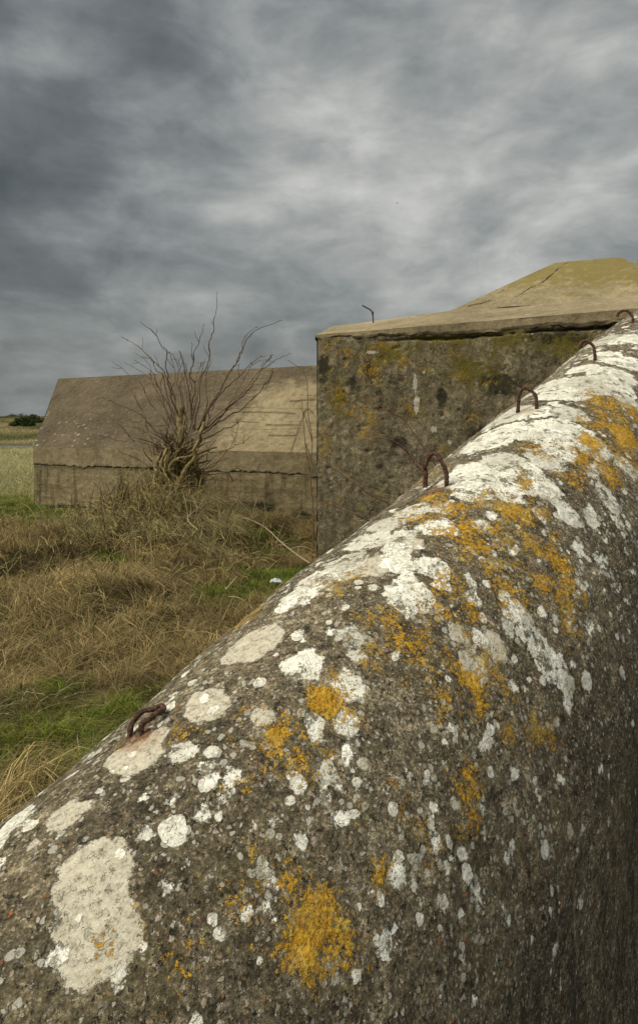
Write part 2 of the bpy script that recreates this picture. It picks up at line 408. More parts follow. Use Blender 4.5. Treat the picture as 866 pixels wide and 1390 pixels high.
f = wm.add(wm.mul(wm.add(f, -.305-.62), 1.0), .585)
f = wm.add(f, lobe(((560-433)/F, 1, (HY-200)/F), 12, .13))
f = wm.add(f, lobe(((880-433)/F, 1, (HY-330)/F), 20, .07))
f = wm.add(f, lobe(((20-433)/F, 1, (HY-330)/F), 14, -.11))
f = wm.add(f, lobe(((100-433)/F, 1, (HY-10)/F), 16, -.10))
f = wm.add(f, lobe(((230-433)/F, 1, (HY-190)/F), 60, .09))
f = wm.add(f, lobe(((800-433)/F, 1, (HY-20)/F), 30, -.08))
f = wm.add(f, -.02)
cl = wm.ramp(f, [(.24, (.055, .063, .065)), (.44, (.115, .127, .128)), (.56, (.19, .203, .202)), (.66, (.28, .287, .277)), (.78, (.42, .42, .40)), (.90, (.56, .555, .52))])
# overcast: the deck is brighter overhead than near the horizon
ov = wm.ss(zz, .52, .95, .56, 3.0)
ov = wm.mul(ov, wm.ss(sp.outputs[1], .15, -.7, 1.0, 2.1))  # unseen sky behind the camera, brightened to light the camera-facing faces
cl = wm.mix(1.0, cl, wm.nd('ShaderNodeCombineXYZ').outputs[0], 'MULTIPLY') if False else cl
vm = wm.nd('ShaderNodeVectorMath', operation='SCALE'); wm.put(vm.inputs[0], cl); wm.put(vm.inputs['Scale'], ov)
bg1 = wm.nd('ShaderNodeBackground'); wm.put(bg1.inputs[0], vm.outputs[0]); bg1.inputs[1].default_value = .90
bg2 = wm.nd('ShaderNodeBackground'); wm.put(bg2.inputs[0], sky.outputs[0]); bg2.inputs[1].default_value = .05
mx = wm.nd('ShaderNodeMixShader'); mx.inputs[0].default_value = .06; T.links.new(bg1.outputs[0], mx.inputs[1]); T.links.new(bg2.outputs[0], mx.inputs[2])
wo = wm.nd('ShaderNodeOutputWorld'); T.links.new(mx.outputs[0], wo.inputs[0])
vs = sc.view_settings; vs.view_transform = 'Standard'; vs.look = 'None'; vs.gamma = 1; vs.exposure = 1.35; vs.use_curve_mapping = False

# ------------------------------------------------------------------ ground
def gh(x, y):
    x = np.asarray(x, float); y = np.asarray(y, float)
    near = sstep(17, 12, y)
    r = near*(.17*fbm(x*.8, y*.8, seed=3)+.11*fbm(x*2.6, y*2.6, seed=5))
    r = r+.66*np.exp(-(((x+2.4)/1.1)**2+((y-10.4)/1.2)**2))
    r = r+.34*np.exp(-(((x+4.2)/1.5)**2+((y-8.6)/.9)**2))
    r = r+.28*np.exp(-(((x+2.2)/.9)**2+((y-6.3)/.8)**2))
    r = r+.10*np.exp(-(((x+3.2)/.9)**2+((y-5.2)/.7)**2))
    r = r-.22*np.exp(-(((x+.9)/1.1)**2+((y-9.6)/1.0)**2))
    d = sstep(68, 130, y)                                     # dunes beyond the road
    r = r+d*(3.0+1.0*fbm(x*.018+3, y*.02, seed=21)+1.0*fbm(x*.07, y*.06, seed=22)+.55*fbm(x*.25, y*.2, seed=23))
    r = r-sstep(200, 600, y)*3.6
    return r+.15*sstep(20, 40, y)*(1-sstep(45, 52, y))*fbm(x*.3, y*.3, seed=9)
ax = np.unique(np.concatenate([np.linspace(-12, 8, 201), -12-np.geomspace(.15, 1500, 60), 8+np.geomspace(.15, 1500, 60)]))
ay = np.unique(np.concatenate([np.linspace(-3, 18, 211), -3-np.geomspace(.2, 200, 16), 18+np.geomspace(.2, 2400, 170)]))
X, Y = np.meshgrid(ax, ay, indexing='ij'); xf, yf = X.ravel(), Y.ravel(); z = gh(xf, yf); nn = len(ay)
i, j = np.meshgrid(np.arange(len(ax)-1), np.arange(nn-1), indexing='ij'); i = i.ravel(); j = j.ravel()
gf = np.stack([i*nn+j, (i+1)*nn+j, (i+1)*nn+j+1, i*nn+j+1], 1)
tag(mesh_np('ground', np.stack([xf, yf, z], 1), gf, GROUND, attrs={'far': sstep(12.5, 15, yf)}), kind='structure')
# road with a low kerb
ASP = mat_plain('asphalt', (.05, .05, .048), (.09, .088, .082), 3, 1, .005, 0)
rx = np.linspace(-200, 120, 161)
def strip(y0, y1, z0, mat, name):
    zt = .012+z0; v = []
    for x in rx: v += [(x, y0, zt), (x, y1, zt)]
    n = len(rx); fc = [[2*k, 2*k+2, 2*k+3, 2*k+1] for k in range(n-1)]
    tag(mesh_np(name, v, fc, mat), kind='structure')
strip(55, 60.5, .06, ASP, 'road')
PNT = mat_plain('road_paint', (.5, .5, .46), (.75, .74, .7), 9, .8, 0)
strip(57.7, 57.8, .064, PNT, 'road_marking')
KRB = mat_plain('kerb_stone', (.12, .115, .10), (.22, .21, .18), 9, 1, .005, 0)
for yk in (54.8, 60.52):
    a = Acc(); v = np.array([(x, y, z) for x in (rx[0], rx[-1]) for y, z in ((yk, 0), (yk+.15, 0), (yk+.15, .17), (yk, .17))])
    a.add(v, [[0, 1, 2, 3], [4, 7, 6, 5], [0, 4, 5, 1], [1, 5, 6, 2], [2, 6, 7, 3], [3, 7, 4, 0]])
    tag(mesh_np('kerb', *a.get(), KRB, smooth=False), kind='structure')

# ------------------------------------------------------------------ rounded lichen wall
TD = np.array([.64, .77, 0]); TD /= np.linalg.norm(TD); ND = np.array([TD[1], -TD[0], 0])
CN, CZ, R0 = -.87, -1.16, .40; SL = .354
def slope(t): return SL*t-np.where(t > 3.6, .5*.115*np.clip(t-3.6, 0, 1.3)**2+.15*np.clip(t-4.9, 0, 9), 0)
RH, RV, ZR = .46, .72, CZ+R0
_th = np.linspace(0, math.pi/2, 200)
_rn = CN+RH*np.sin(_th); _rz = ZR-RV*(1-np.cos(_th)); _ra = np.concatenate([[0], np.cumsum(np.hypot(np.diff(_rn), np.diff(_rz)))])
QR = float(_ra[-1])
_tl = np.linspace(math.pi/2, 0, 120)[:-1]
SA = np.concatenate([[-R0*math.pi/2-4], -R0*_tl, _ra, [QR+4]])
SN = np.concatenate([[CN-R0], CN-R0*np.sin(_tl), _rn, [CN+RH]]); SZ = np.concatenate([[CZ-4], CZ+R0*np.cos(_tl), _rz, [ZR-RV-4]])
SX = np.concatenate([[-1], -np.sin(_tl), np.sin(_th)*RV, [1]]); SY = np.concatenate([[0], np.cos(_tl), np.cos(_th)*RH, [0]])
_l = np.hypot(SX, SY); SX = SX/_l; SY = SY/_l
def wallpt(t, a):
    """t along, a = arc length from the crown (+ = camera side)"""
    t = np.asarray(t, float); a = np.asarray(a, float)
    n = np.interp(a, SA, SN); zc = np.interp(a, SA, SZ); sx_ = np.interp(a, SA, SX); sy_ = np.interp(a, SA, SY)
    nr = np.stack([ND[0]*sx_, ND[1]*sx_, sy_], -1)
    p = t[..., None]*TD+n[..., None]*ND; p[..., 2] = H+zc+slope(t)
    return p, nr
def hit(px, py):
    d = np.array([(px-CX)/F, 1, -(py-HY)/F]); dn = d.dot(ND); dt = d[:2].dot(TD[:2]); dz = d[2]-SL*dt
    c = SN*dz-SZ*dn; kk = (SN*dn+SZ*dz)/(dn*dn+dz*dz)
    idx = np.where((c[:-1]*c[1:] <= 0) & (kk[:-1] > 0))[0]
    if len(idx) == 0: i_ = int(np.argmin(np.abs(c)/np.hypot(SN, SZ))); return dt*kk[i_], SA[i_], kk[i_]
    best = None
    for i_ in idx:
        w_ = c[i_]/(c[i_]-c[i_+1]+1e-12); k_ = kk[i_]+(kk[i_+1]-kk[i_])*w_; a_ = SA[i_]+(SA[i_+1]-SA[i_])*w_
        if best is None or k_ < best[2]: best = (dt*k_, a_, k_)
    return best
WH = [(15,1115,66),(0,1130,50),(197,1130,32),(244,1017,40),(279,1040,24),(281,1064,28),(311,1050,30),(231,1085,26),(200,1079,20),(212,1066,14),(269,1100,28),
(304,1082,17),(244,1131,14),(224,1198,16),(294,1267,24),(312,1150,15),(372,1117,14),(385,1118,12),(418,1118,11),(359,1058,20),(369,1201,28),(364,1183,20),(364,1233,26),
(333,1243,20),(426,986,40),(440,1044,44),(540,764,52),(588,772,50),(599,794,34),(556,810,78),(535,812,40),(478,866,36),(411,905,62),(473,934,54),(473,966,20),(486,893,26),(483,984,18),
(440,1087,22),(466,1109,24),(419,1117,14),(475,1017,16),(473,1039,12),(653,866,26),(701,826,40),(717,842,32),(734,875,50),(748,896,55),(762,912,50),(775,930,36),(642,810,26),(637,791,16),
(699,928,20),(664,971,18),(662,1001,20),(704,1051,22),(609,1038,14),(640,1037,12),(568,1082,12),(530,1057,12),(760,980,16),(773,958,22),(612,980,12),(774,843,22),(786,793,20),(797,793,18),
(817,764,22),(801,853,16),(755,842,16),(594,1146,26),(612,1141,18),(542,1197,20),(561,1208,20),(604,1232,24),(653,1227,22),(643,1203,14),(505,1216,20),(521,1278,32),(701,1154,14),(591,1092,20),
(680,628,70),(655,645,80),(700,650,70),(640,668,60),(690,586,80),(720,590,60),(751,583,90),(781,590,70),(803,605,60),(760,610,60),(740,625,60),(715,640,50),(796,522,80),(766,532,80),(830,510,70),(788,566,28),(596,714,52),(544,730,50),
(560,695,60),(600,690,40),(732,695,26),(775,701,40),(803,703,30),(818,669,40),(830,684,40),(841,628,35),(788,745,26),(743,540,28),(736,562,18),(720,560,60),(841,711,24),(820,480,50),(850,460,60),
(850,490,60),(840,530,50),(790,500,50),(430,790,70),(470,765,70),(405,812,60),(500,732,70),(525,712,60),(540,745,50),(660,600,80),(690,565,80),(740,525,70),(820,462,60),(406,856,16),(850,545,40),(855,640,30),
(640,640,70),(620,652,50),(770,560,50),(690,670,40),(745,660,40),(760,680,26),(650,712,30),(665,700,24),(840,592,22),(800,640,30),(450,746,30),(385,826,34),(250,920,22),(232,948,18),(100,1042,26),(128,1014,18),(690,850,20),(575,845,14),(505,800,18),(460,820,14),(640,745,20),(700,745,24),(820,730,16)]
CR = [(122,1185,112),(135,1258,120),(110,1290,80),(281,952,76),(86,1105,66),(110,1095,40),(185,1018,84),(212,995,50),(160,1022,50),(39,1147,22),(348,869,84),(320,885,40),(494,1039,22),(672,875,50),(642,907,56),
(620,1084,24),(777,1127,26),(350,970,40),(620,860,40),(505,770,60),(600,1180,20),(740,660,50),(470,775,60),(560,740,40)]
OR = [(440,950,60),(455,968,40),(370,1000,80),(400,1020,70),(345,1045,46),(355,975,50),(515,885,30),(500,900,26),(435,1240,70),(415,1275,76),(455,1285,60),(395,1215,36),(350,1160,22),(518,1190,28),(545,1103,24),(572,1130,16),(600,840,46),(640,830,40),
(560,880,50),(620,920,60),(600,950,46),(650,940,40),(690,985,44),(730,990,40),(635,1060,28),(690,690,70),(665,680,50),(720,740,60),(650,740,70),(690,720,60),(740,790,60),(690,800,60),(790,620,56),(800,600,40),(830,570,60),
(850,600,66),(820,545,50),(820,640,50),(730,612,34),(770,820,60),(185,1265,26),(240,1285,26),(300,1210,22),(777,950,24),(610,690,60),(590,672,44),(630,710,50),(760,760,60),(670,770,60),(620,790,40),(560,700,40),(860,560,50),(780,650,40),(540,870,40),(755,1000,22),(860,640,40),(715,700,50),(640,880,46),(160,1000,16),(250,985,18),(640,1110,16),(420,1180,14),(480,1120,14)]
tt = np.unique(np.concatenate([np.linspace(-2.4, -.4, 60), np.linspace(-.4, 5.0, 760), np.linspace(5, 7.8, 60)]))
q = R0*math.pi/2
aa = np.unique(np.concatenate([np.linspace(-q-3.0, -q, 30), np.linspace(-q, QR+.75, 260), np.linspace(QR+.75, QR+3.0, 30)]))
TT, AA = np.meshgrid(tt, aa, indexing='ij'); t_, a_ = TT.ravel(), AA.ravel()
pos, nr = wallpt(t_, a_)
wpos = pos+.012*np.stack([fbm(t_*9, a_*9, seed=q_)+.5*fbm(t_*40, a_*40, seed=q_+4, oct=2) for q_ in (31, 32, 33)], 1)
def field(lst, extra=(), soft=.05, grow=.97):
    r = np.full(len(t_), -1.0); tone = np.full(len(t_), .3)
    for b in [(*hit(*x[:2]), x[2]) for x in lst]+list(extra):
        t0, a0, k, dia = b; rad = dia/2*k/F*grow
        m_ = rad+soft*1.4
        i0, i1 = np.searchsorted(tt, [t0-m_, t0+m_]); j0, j1 = np.searchsorted(aa, [a0-m_*1.4, a0+m_*1.4])
        if i1 <= i0 or j1 <= j0: continue
        s_ = (np.arange(i0, i1)[:, None]*len(aa)+np.arange(j0, j1)[None, :]).ravel()
        pc, _ = wallpt(np.array([t0]), np.array([a0]))
        v_ = (rad-np.linalg.norm(wpos[s_]-pc, axis=1))/soft; tn = rng.random()**3.0
        w_ = v_ > r[s_]; r[s_[w_]] = v_[w_]; tone[s_[w_]] = tn
    return np.clip(r, -1, 1), tone
ex = []
for k in range(170):            # the crown outside the photographed stretch is as crusted
    t0 = rng.uniform(-2.2, 7.5); a0 = rng.uniform(-q-.5, q*.7)
    if -.1 < t0 < 4.6 and a0 > -.33: continue
    ex.append((t0, a0, 1.0, rng.uniform(25, 150)))
for k in range(4300):           # small young thalli, clustered between the large ones
    t0 = rng.uniform(.1, 5.0); a0 = rng.uniform(-.45, QR*1.1)
    if rng.random() > .28+.9*max(0, float(fbm(t0*2.2, a0*2.2, seed=71)))+.5*(t0 > 1.7) - .30*(a0 > QR*.85): continue
    ex.append((t0, a0, 1.0, F*.001*(7+26*rng.random()**4)))
white, tone = field(WH, ex); cream, _ = field(CR, [e for e in ex[:170]][::4])
OR += [(x_, y_, 46) for x_, y_ in [(620,700),(700,760),(730,700),(755,740),(640,760),(600,720),(660,740),(710,650),(770,790),(810,620),(845,620),(600,800),(660,900),(580,920),(700,960),(650,960),(520,850)]]
orange, _ = field(OR, [(e[0]+.1, e[1]+.1, 1.0, 90) for e in ex[:170:4]], .09, 1.15)
HK = [(185, 997), (591, 662), (715, 559), (797, 489), (850, 441)]
rust = np.full(len(t_), 0.0)
for h_ in HK:
    t0, a0, k = hit(*h_); rust = np.maximum(rust, 1-np.hypot(t_-t0, np.where(a_ > a0, (a_-a0)*.6, a_-a0))/.06)
strong, _ = field([(435,1235,84),(415,1280,90),(458,1285,70),(518,1190,28),(545,1103,24),(440,950,52),(350,1160,20),(512,885,26),(370,1000,34),(690,690,40),(800,600,40),(845,590,50),(640,925,30)], (), .05)
up = sstep(QR*.85, QR*.3, a_)
face = sstep(QR*.72, QR*1.15, a_)
dens = .30+.70*up*(a_ > -.5)
dens = np.clip(dens*sstep(QR+.3, QR*.4, a_)+.30, 0, 1)+.25*sstep(2.0, 3.2, t_)*up
moss = .35*fbm(t_*3, a_*3, seed=44)-.1
disp = .016*fbm(t_*1.7, a_*1.7, seed=51)+.006*fbm(t_*9, a_*9, seed=52)+.0022*fbm(t_*45, a_*45, seed=53, oct=3)
pos = pos+nr*disp[:, None]
pos[:, 2] = np.maximum(pos[:, 2], -.3)
nb = len(aa); i, j = np.meshgrid(np.arange(len(tt)-1), np.arange(nb-1), indexing='ij'); i = i.ravel(); j = j.ravel()
fw = np.stack([i*nb+j, (i+1)*nb+j, (i+1)*nb+j+1, i*nb+j+1], 1)
fw = fw[:, ::-1]
# end cap of the low end
cap = np.stack([np.arange(0, 30), np.arange(1, 31), nb-2-np.arange(0, 30), nb-1-np.arange(0, 30)], 1)
half = nb//2; k = np.arange(half-1); cap = np.stack([k, k+1, nb-2-k, nb-1-k], 1)
fw = np.concatenate([fw, cap])
wall = mesh_np('concrete_wall', pos, fw, MW, attrs=dict(strong=strong, white=white, tone=tone, cream=cream, orange=orange, rust=rust, face=face, dens=dens, moss=moss))
tag(wall, 'long round-topped concrete wall rising to the right, crusted with white and orange lichen', 'wall')

# rebar hooks on the crown
def hook(px, py, kind, label, wdt=.07, hgt=.085, yaw=0, rad=.0068):
    t0, a0, k = hit(px, py); p, n = wallpt(np.array([t0]), np.array([a0])); p = p[0]; n = n[0]
    up_ = np.array([0, 0, 1.0]); ac = ND*math.cos(yaw)+TD*math.sin(yaw)
    if kind == 'U':
        pts = [(-1, -.06), (-1, .4), (-.97, .62), (-.75, .88), (-.3, 1.02), (.2, 1.0), (.65, .84), (.93, .56), (1, .3), (1.05, -.06)]
    elif kind == 'C':
        pts = [(-1.0, .62), (-.92, .80), (-.6, .96), (-.15, 1.0), (.35, .92), (.75, .70), (.95, .4), (1.0, .1), (1.0, -.1)]
    else: pts = None
    if pts: q3 = [p+ac*x*wdt/2+up_*y*hgt for x, y in pts]
    else:   # bent over, lying nearly along the crown
        al = (TD*1.0+ND*.36+np.array([0, 0, .26])); al /= np.linalg.norm(al); sdv = ND*.97-TD*.1
        pr = [(-1, -.16, -.02), (-1, -.02, .008), (-.9, .45, .014), (-.75, .85, .014), (-.25, 1.08, .014), (.45, 1.0, .014), (.85, .72, .014), (.9, .40, .015), (.9, .12, .012), (.92, 0, -.004), (.92, -.05, -.03)]
        q3 = [p+sdv*x*wdt/2+al*y*hgt+n*z for x, y, z in pr]
    q3 = [p_+rng.normal(0, .0016, 3) for p_ in q3]
    c = spline(q3, 5); r = rad*(1+.20*vnoise(np.arange(len(c))*.9, np.arange(len(c))*0+px))
    base = q3[-1]
    v, f_ = tube(c, r, 10)
    o = mesh_np('rebar_hook', v-base, f_, RUST); o.location = base
    return tag(o, label, 'rebar hook', 'rusty rebar hooks along the wall crown')
hook(186, 990, 'flat', 'rusty rebar loop bent over flat on cream lichen, lowest and nearest on the wall crown', .030, .046, rad=.0050)
hook(591, 660, 'U', 'largest upright rusty rebar staple, both legs in the wall, second from the near end', .068, .092)
hook(715, 558, 'U', 'rusty rebar staple halfway up the wall crown, third from the near end', .066, .082, .12)
hook(797, 488, 'C', 'rusty rebar hook with a free left tip, fourth from the near end', .062, .085, .1, .0075)
hook(848, 440, 'C', 'farthest rusty rebar hook, just below the crack under the roof slab', .075, .075, .1, .0075)

# ------------------------------------------------------------------ near bunker block
A0 = np.array([-.03, 8.8]); FD = np.array([3.43, -2.0]); FD /= np.linalg.norm(FD); BK = np.array([-FD[1], FD[0]])
B0 = A0+FD*7.2; LB = np.array([.35, 12.6])
bun = empty('concrete_bunker', (A0[0], A0[1], 0), 'near tall square bunker block, mossy yellow-stained face under a cracked roof slab', 'bunker')
def v3(p, z): return np.array([p[0], p[1], z])
acc = Acc(); ztop = H+1.20
co_, f_, u, v = grid(v3(A0, -.3), v3(B0, -.3), v3(B0, ztop), v3(A0, ztop), 520, 230)
px, py = proj(co_); s = u*7.2; zz_ = co_[:, 2]
crackz = H+1.13-.02*s+.035*fbm(s*1.3, s*0, seed=61)+.02*fbm(s*7, s*0, seed=62)
cr = np.exp(-((zz_-crackz)/(.015+.012*vnoise(s*3, s*0, seed=5)))**2)*sstep(.6, 1.6, s)
out = -BK*1.0
d = .014*fbm(s*.7, zz_*.7, seed=63)+.007*fbm(s*9, zz_*9, seed=64)-.045*cr
chip = np.clip(.03*(fbm(s*9, zz_*9, seed=66)-.35), 0, 1); d = d-chip*2
edge = sstep(0, .06, s)
d = d*edge
co_[:, 0] += out[0]*d; co_[:, 1] += out[1]*d
# broken arris on the corner
ks = s < .001; co_[ks, 0] += FD[0]*.015*(1+vnoise(zz_[ks]*9, zz_[ks]*0)); co_[ks, 1] += FD[1]*.015*(1+vnoise(zz_[ks]*9, zz_[ks]*0))
ORB = [(458,540,22,38),(442,600,16,40),(440,615,10,14),(560,555,30),(615,480,18),(478,560,20),(520,470,40,16),(505,500,30),(545,490,22),(500,570,30,60),(470,480,30,20),(445,470,14),(640,565,14),(625,510,14),(575,500,16),(600,610,14)]
at = dict(orange=blobs(px, py, ORB, 1.6)-.42,
          moss=blobs(px, py, [(600, 460, 120, 26), (640, 500, 90, 50), (770, 470, 100, 35), (530, 480, 60, 30), (690, 460, 80, 40), (460, 540, 30, 50)], 1.4)-.32,
          white=blobs(px, py, [(565, 548, 5, 17), (588, 583, 6), (563, 520, 4, 16), (505, 478, 12, 3), (610, 600, 4), (575, 505, 3)], .8)-.25,
          dark=np.maximum(np.maximum(blobs(px, py, [(515, 633, 9, 6), (500, 500, 10, 30), (600, 540, 10, 30), (440, 500, 14, 30), (680, 520, 50, 30), (650, 590, 20), (480, 520, 12), (540, 600, 20, 12), (760, 460, 70, 14), (840, 450, 50, 14)], 1)-.3, cr*1.5-.6),
                          -.9+.6*fbm(s*2, zz_*2, seed=68)))
acc.add(co_, f_, **at)
def box_side(a, b, z0, z1, nu=20, nv=20):
    c, f1, _, _ = grid(v3(a, z0), v3(b, z0), v3(b, z1), v3(a, z1), nu, nv)
    acc.add(c, f1, orange=-1, moss=-.5, white=-1, dark=-.8)
BL = LB; BR = B0+BK*4.5
box_side(BL, A0, -.3, ztop); box_side(B0, BR, -.3, ztop); box_side(BR, BL, -.3, ztop)
part('wall', *acc.get(), MF, bun, attrs=acc.attrs())
# roof slab: shallow pitch up to a crest, then level
zs0 = H+1.13; zs1 = H+1.25; o_ = -BK*.014
fa = A0+o_-FD*.02; fb = B0+o_
cA = np.array([.21, 10.6]); cB = np.array([1.87, 9.17]); cC = np.array([7.2, 6.4]); zc_ = H+1.65
acc = Acc()
co_, f_, u, v = grid(v3(fa, H+1.185), v3(fb, H+1.02), v3(fb, zs1), v3(fa, zs1), 520, 8)
s = u*7.2
low = (1-v)*(.035*fbm(s*1.3, s*0, seed=61)+.035*fbm(s*8, s*0, seed=72)+.02*sstep(2.2, .6, s)); co_[:, 2] += low
dd = .012*fbm(s*4, co_[:, 2]*4, seed=73)-.02*(1-v)*np.clip(fbm(s*5, s*0, seed=74), 0, 1); co_[:, 0] += out[0]*dd; co_[:, 1] += out[1]*dd
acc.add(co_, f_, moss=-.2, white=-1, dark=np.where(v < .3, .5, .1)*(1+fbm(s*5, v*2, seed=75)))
def roofpatch(p0, p1, p2, p3, nu, nv, moss=-.6, white=0.):
    c, f1, u, v = grid(p0, p1, p2, p3, nu, nv); c[:, 2] += .02*fbm(c[:, 0]*1.5, c[:, 1]*1.5, seed=77)*np.sin(np.clip(v, 0, 1)*math.pi)
    acc.add(c, f1, moss=moss, white=white, dark=0)
fm = fa+(fb-fa)*.30
roofpatch(v3(fa, zs1), v3(fm, zs1), v3(cB, zc_), v3(cA, zc_), 100, 60)
roofpatch(v3(fm, zs1), v3(fb, zs1), v3(cC, zc_), v3(cB, zc_), 200, 60)
cA2 = np.array([.6, 12.9]); cD = np.array([9.5, 9.0])
roofpatch(v3(cA, zc_), v3(cB, zc_), v3(np.array([3, 12.0]), zc_+.02), v3(cA2, zc_-.1), 30, 30)
roofpatch(v3(cB, zc_), v3(cC, zc_), v3(cD, zc_), v3(np.array([3, 12.0]), zc_+.02), 30, 30)
roofpatch(v3(cA2, H+1.1), v3(fa, H+1.185), v3(fa, zs1), v3(cA2, zs1), 30, 2)
roofpatch(v3(cA2, zs1), v3(fa, zs1), v3(fa+(cA-fa)*.999, zc_), v3(cA2, zc_-.1), 30, 12)
part('roof_slab', *acc.get(), MS, bun, attrs=acc.attrs())
# raised cupola mound on the roof: four facets with a cracked joint
acc = Acc()
Lp = P(604, 425, 9.3); Bc = P(690, 416, 8.6); F2 = np.array([4.7, 7.55, H+1.52]); T1 = P(770, 355, 9.6); T2 = P(840, 349, 9.3); T0 = P(752, 357, 9.9)
T3 = P(900, 385, 8.6); F3 = np.array([6.2, 7.2, H+1.4]); BK1 = P(700, 480, 12.5); BK2 = np.array([6.5, 12, H+1.2])
def facet(a, b, c, d, nu, nv, dark_edge=False, mossv=-.02):
    co, f1, u, v = grid(a, b, c, d, nu, nv)
    co[:, 2] += (.035*fbm(co[:, 0]*2, co[:, 1]*2, seed=81)+.015*fbm(co[:, 0]*9, co[:, 2]*9, seed=82))*(np.sin(u*math.pi)*np.sin(v*math.pi))**.5
    px, py = proj(co); jx = 4.5*fbm(px*.05, py*.05, seed=7)+2*fbm(px*.2, py*.2, seed=9); px = px+jx; py = py+jx*.6
    dk = .85-segd(px, py, (689, 414), (772, 355))/1.5+.7*fbm(px*.15, py*.15, seed=8)*1.0
    dk = np.maximum(dk, .8-segd(px, py, (636, 417), (668, 408))/2.0)
    dk = np.maximum(dk, .7-segd(px, py, (668, 408), (688, 390))/1.3)
    acc.add(co, f1, moss=mossv+.5*sstep(405, 370, py), white=-.3, dark=np.clip(dk, 0, 1))
facet(Lp, Bc, T1, T0, 70, 50); facet(Bc, F2, T2, T1, 110, 60, mossv=-.05); facet(F2, F3, T3, T2, 60, 40)
facet(T0, T1, BK1, Lp, 20, 20); facet(T1, T2, BK2, BK1, 20, 20); facet(T2, T3, BK2+np.array([1.5, -1, 0]), BK2, 20, 20)
part('cupola', *acc.get(), MS, bun, attrs=acc.attrs())
acc = Acc()
q0 = P(861, 352, 10.6)
facet(P(859, 372, 10.4), P(930, 372, 9.6), P(930, 320, 10.0), P(866, 347, 10.8), 30, 20, mossv=.4)
facet(P(859, 372, 10.4), P(866, 347, 10.8), P(870, 347, 12), P(862, 372, 12), 8, 8, mossv=.4)
facet(P(866, 347, 10.8), P(930, 320, 10.0), P(930, 320, 12), P(870, 347, 12), 8, 8, mossv=.4)
part('parapet', *acc.get(), MS, bun, attrs=acc.attrs())

# bent rod on the roof
pr = spline([P(506.5, 442, 9.6), P(506.3, 433, 9.6), P(505.5, 426, 9.6), P(503, 421, 9.6), P(497, 417.5, 9.6), P(491.5, 414.5, 9.6)], 4)
v, f_ = tube(pr, .011, 6); v2, f2 = tube([P(505.8, 427, 9.6), P(506, 423, 9.6)], .017, 6)
a = Acc(); a.add(v, f_); a.add(v2, f2); v, f_ = a.get()
o = mesh_np('bent_rod', v-pr[0], f_, RUST); o.location = pr[0]; tag(o, 'thin bent dark rod sticking up from the roof slab edge against the sky', 'rod')

# ------------------------------------------------------------------ far bunker
fb_ = empty('concrete_bunker', (-6.7, 15, 0), 'far low bunker with a sloping weathered roof, behind the leafless cut-back tree', 'bunker')
E0 = np.array([-6.7, 15, H-.5]); E1 = P(428, 615, 11.9); E1[2] = H-.5; E2 = E0+(E1-E0)*1.35
R_0 = P(80, 514, 18.29); R1 = P(428, 496, 14.27); R2 = R_0+(R1-R_0)*1.35
EL = P(45.5, 603, 18.2); RL = R_0+np.array([-.5, 3, -.2])
acc = Acc()
co_, f_, u, v = grid(E0, E2, R2, R_0, 460, 150); px, py = proj(co_)
g = np.zeros(len(px))
for a_s, b_s in [((415, 556), (396, 613)), ((362, 577), (410, 578)), ((365, 591), (403, 592)), ((372, 505), (360, 530)), ((330, 560), (400, 561)), ((395, 545), (428, 543))]:
    g = np.maximum(g, np.clip(1.5-segd(px, py, a_s, b_s)/(1.1), 0, 1))
bl_ = np.abs(((v*13+.25*fbm(u*30, v*3, seed=3)) % 1)-.5)*2; g = np.maximum(g, .75*sstep(.90, .98, bl_)*(sstep(.35, .6, u)*.7+.1)*(vnoise(u*25, v*13, seed=5) > -.1))
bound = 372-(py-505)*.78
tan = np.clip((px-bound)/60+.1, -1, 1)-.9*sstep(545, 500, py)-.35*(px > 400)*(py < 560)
nz = np.cross(E2-E0, R_0-E0); nz /= np.linalg.norm(nz)
ds = .03*fbm(u*14, v*5, seed=91)-.012*g+.008*fbm(u*60, v*20, seed=92)
co_ += nz*(ds*np.sin(v*math.pi)**.3)[:, None]
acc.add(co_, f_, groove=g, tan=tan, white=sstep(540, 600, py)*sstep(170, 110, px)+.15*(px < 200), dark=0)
def add(p0, p1, p2, p3, nu, nv, dk=0., tanv=-.5):
    c, f1, u, v = grid(p0, p1, p2, p3, nu, nv); acc.add(c, f1, groove=0, tan=tanv, white=.3, dark=dk); return c
add(EL, E0, R_0, RL, 20, 20, tanv=1.2)
RB = R_0+np.array([.8, 4, 0]); R2B = R2+np.array([1, 4, 0])
add(R_0, R2, R2B, RB, 20, 10)
# fascia band of the slab (ragged underside)
dnE = np.array([0, 0, -.40])
co_, f_, u, v = grid(E0+dnE, E2+dnE, E2, E0, 460, 10)
s = u*9.8; co_[:, 2] += (1-v)*(.05*fbm(s*3, s*0, seed=93)+.05*fbm(s*11, s*0, seed=94))
co_[:, 1] += .012*fbm(s*3, v*3, seed=95)
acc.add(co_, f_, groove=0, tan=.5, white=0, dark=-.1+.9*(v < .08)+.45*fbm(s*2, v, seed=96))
add(EL+dnE, E0+dnE, E0, EL, 10, 4, .2)
e2 = E2-E0; e2 /= np.linalg.norm(e2); inw = np.array([-e2[1], e2[0], 0]); off = inw*.015+e2*.012
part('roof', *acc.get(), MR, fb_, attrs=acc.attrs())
acc = Acc()
W0 = E0+off+np.array([0, 0, -.38]); W1 = E2+inw*.015+np.array([0, 0, -.38])
b0 = W0.copy(); b0[2] = -.5; b1 = W1.copy(); b1[2] = -.5
co_, f_, u, v = grid(b0, b1, W1, W0, 400, 100); px, py = proj(co_); s = u*9.8
co_ -= inw*(.02*fbm(s*1.5, co_[:, 2]*1.5, seed=97)+.012*fbm(s*8, co_[:, 2]*8, seed=98))[:, None]
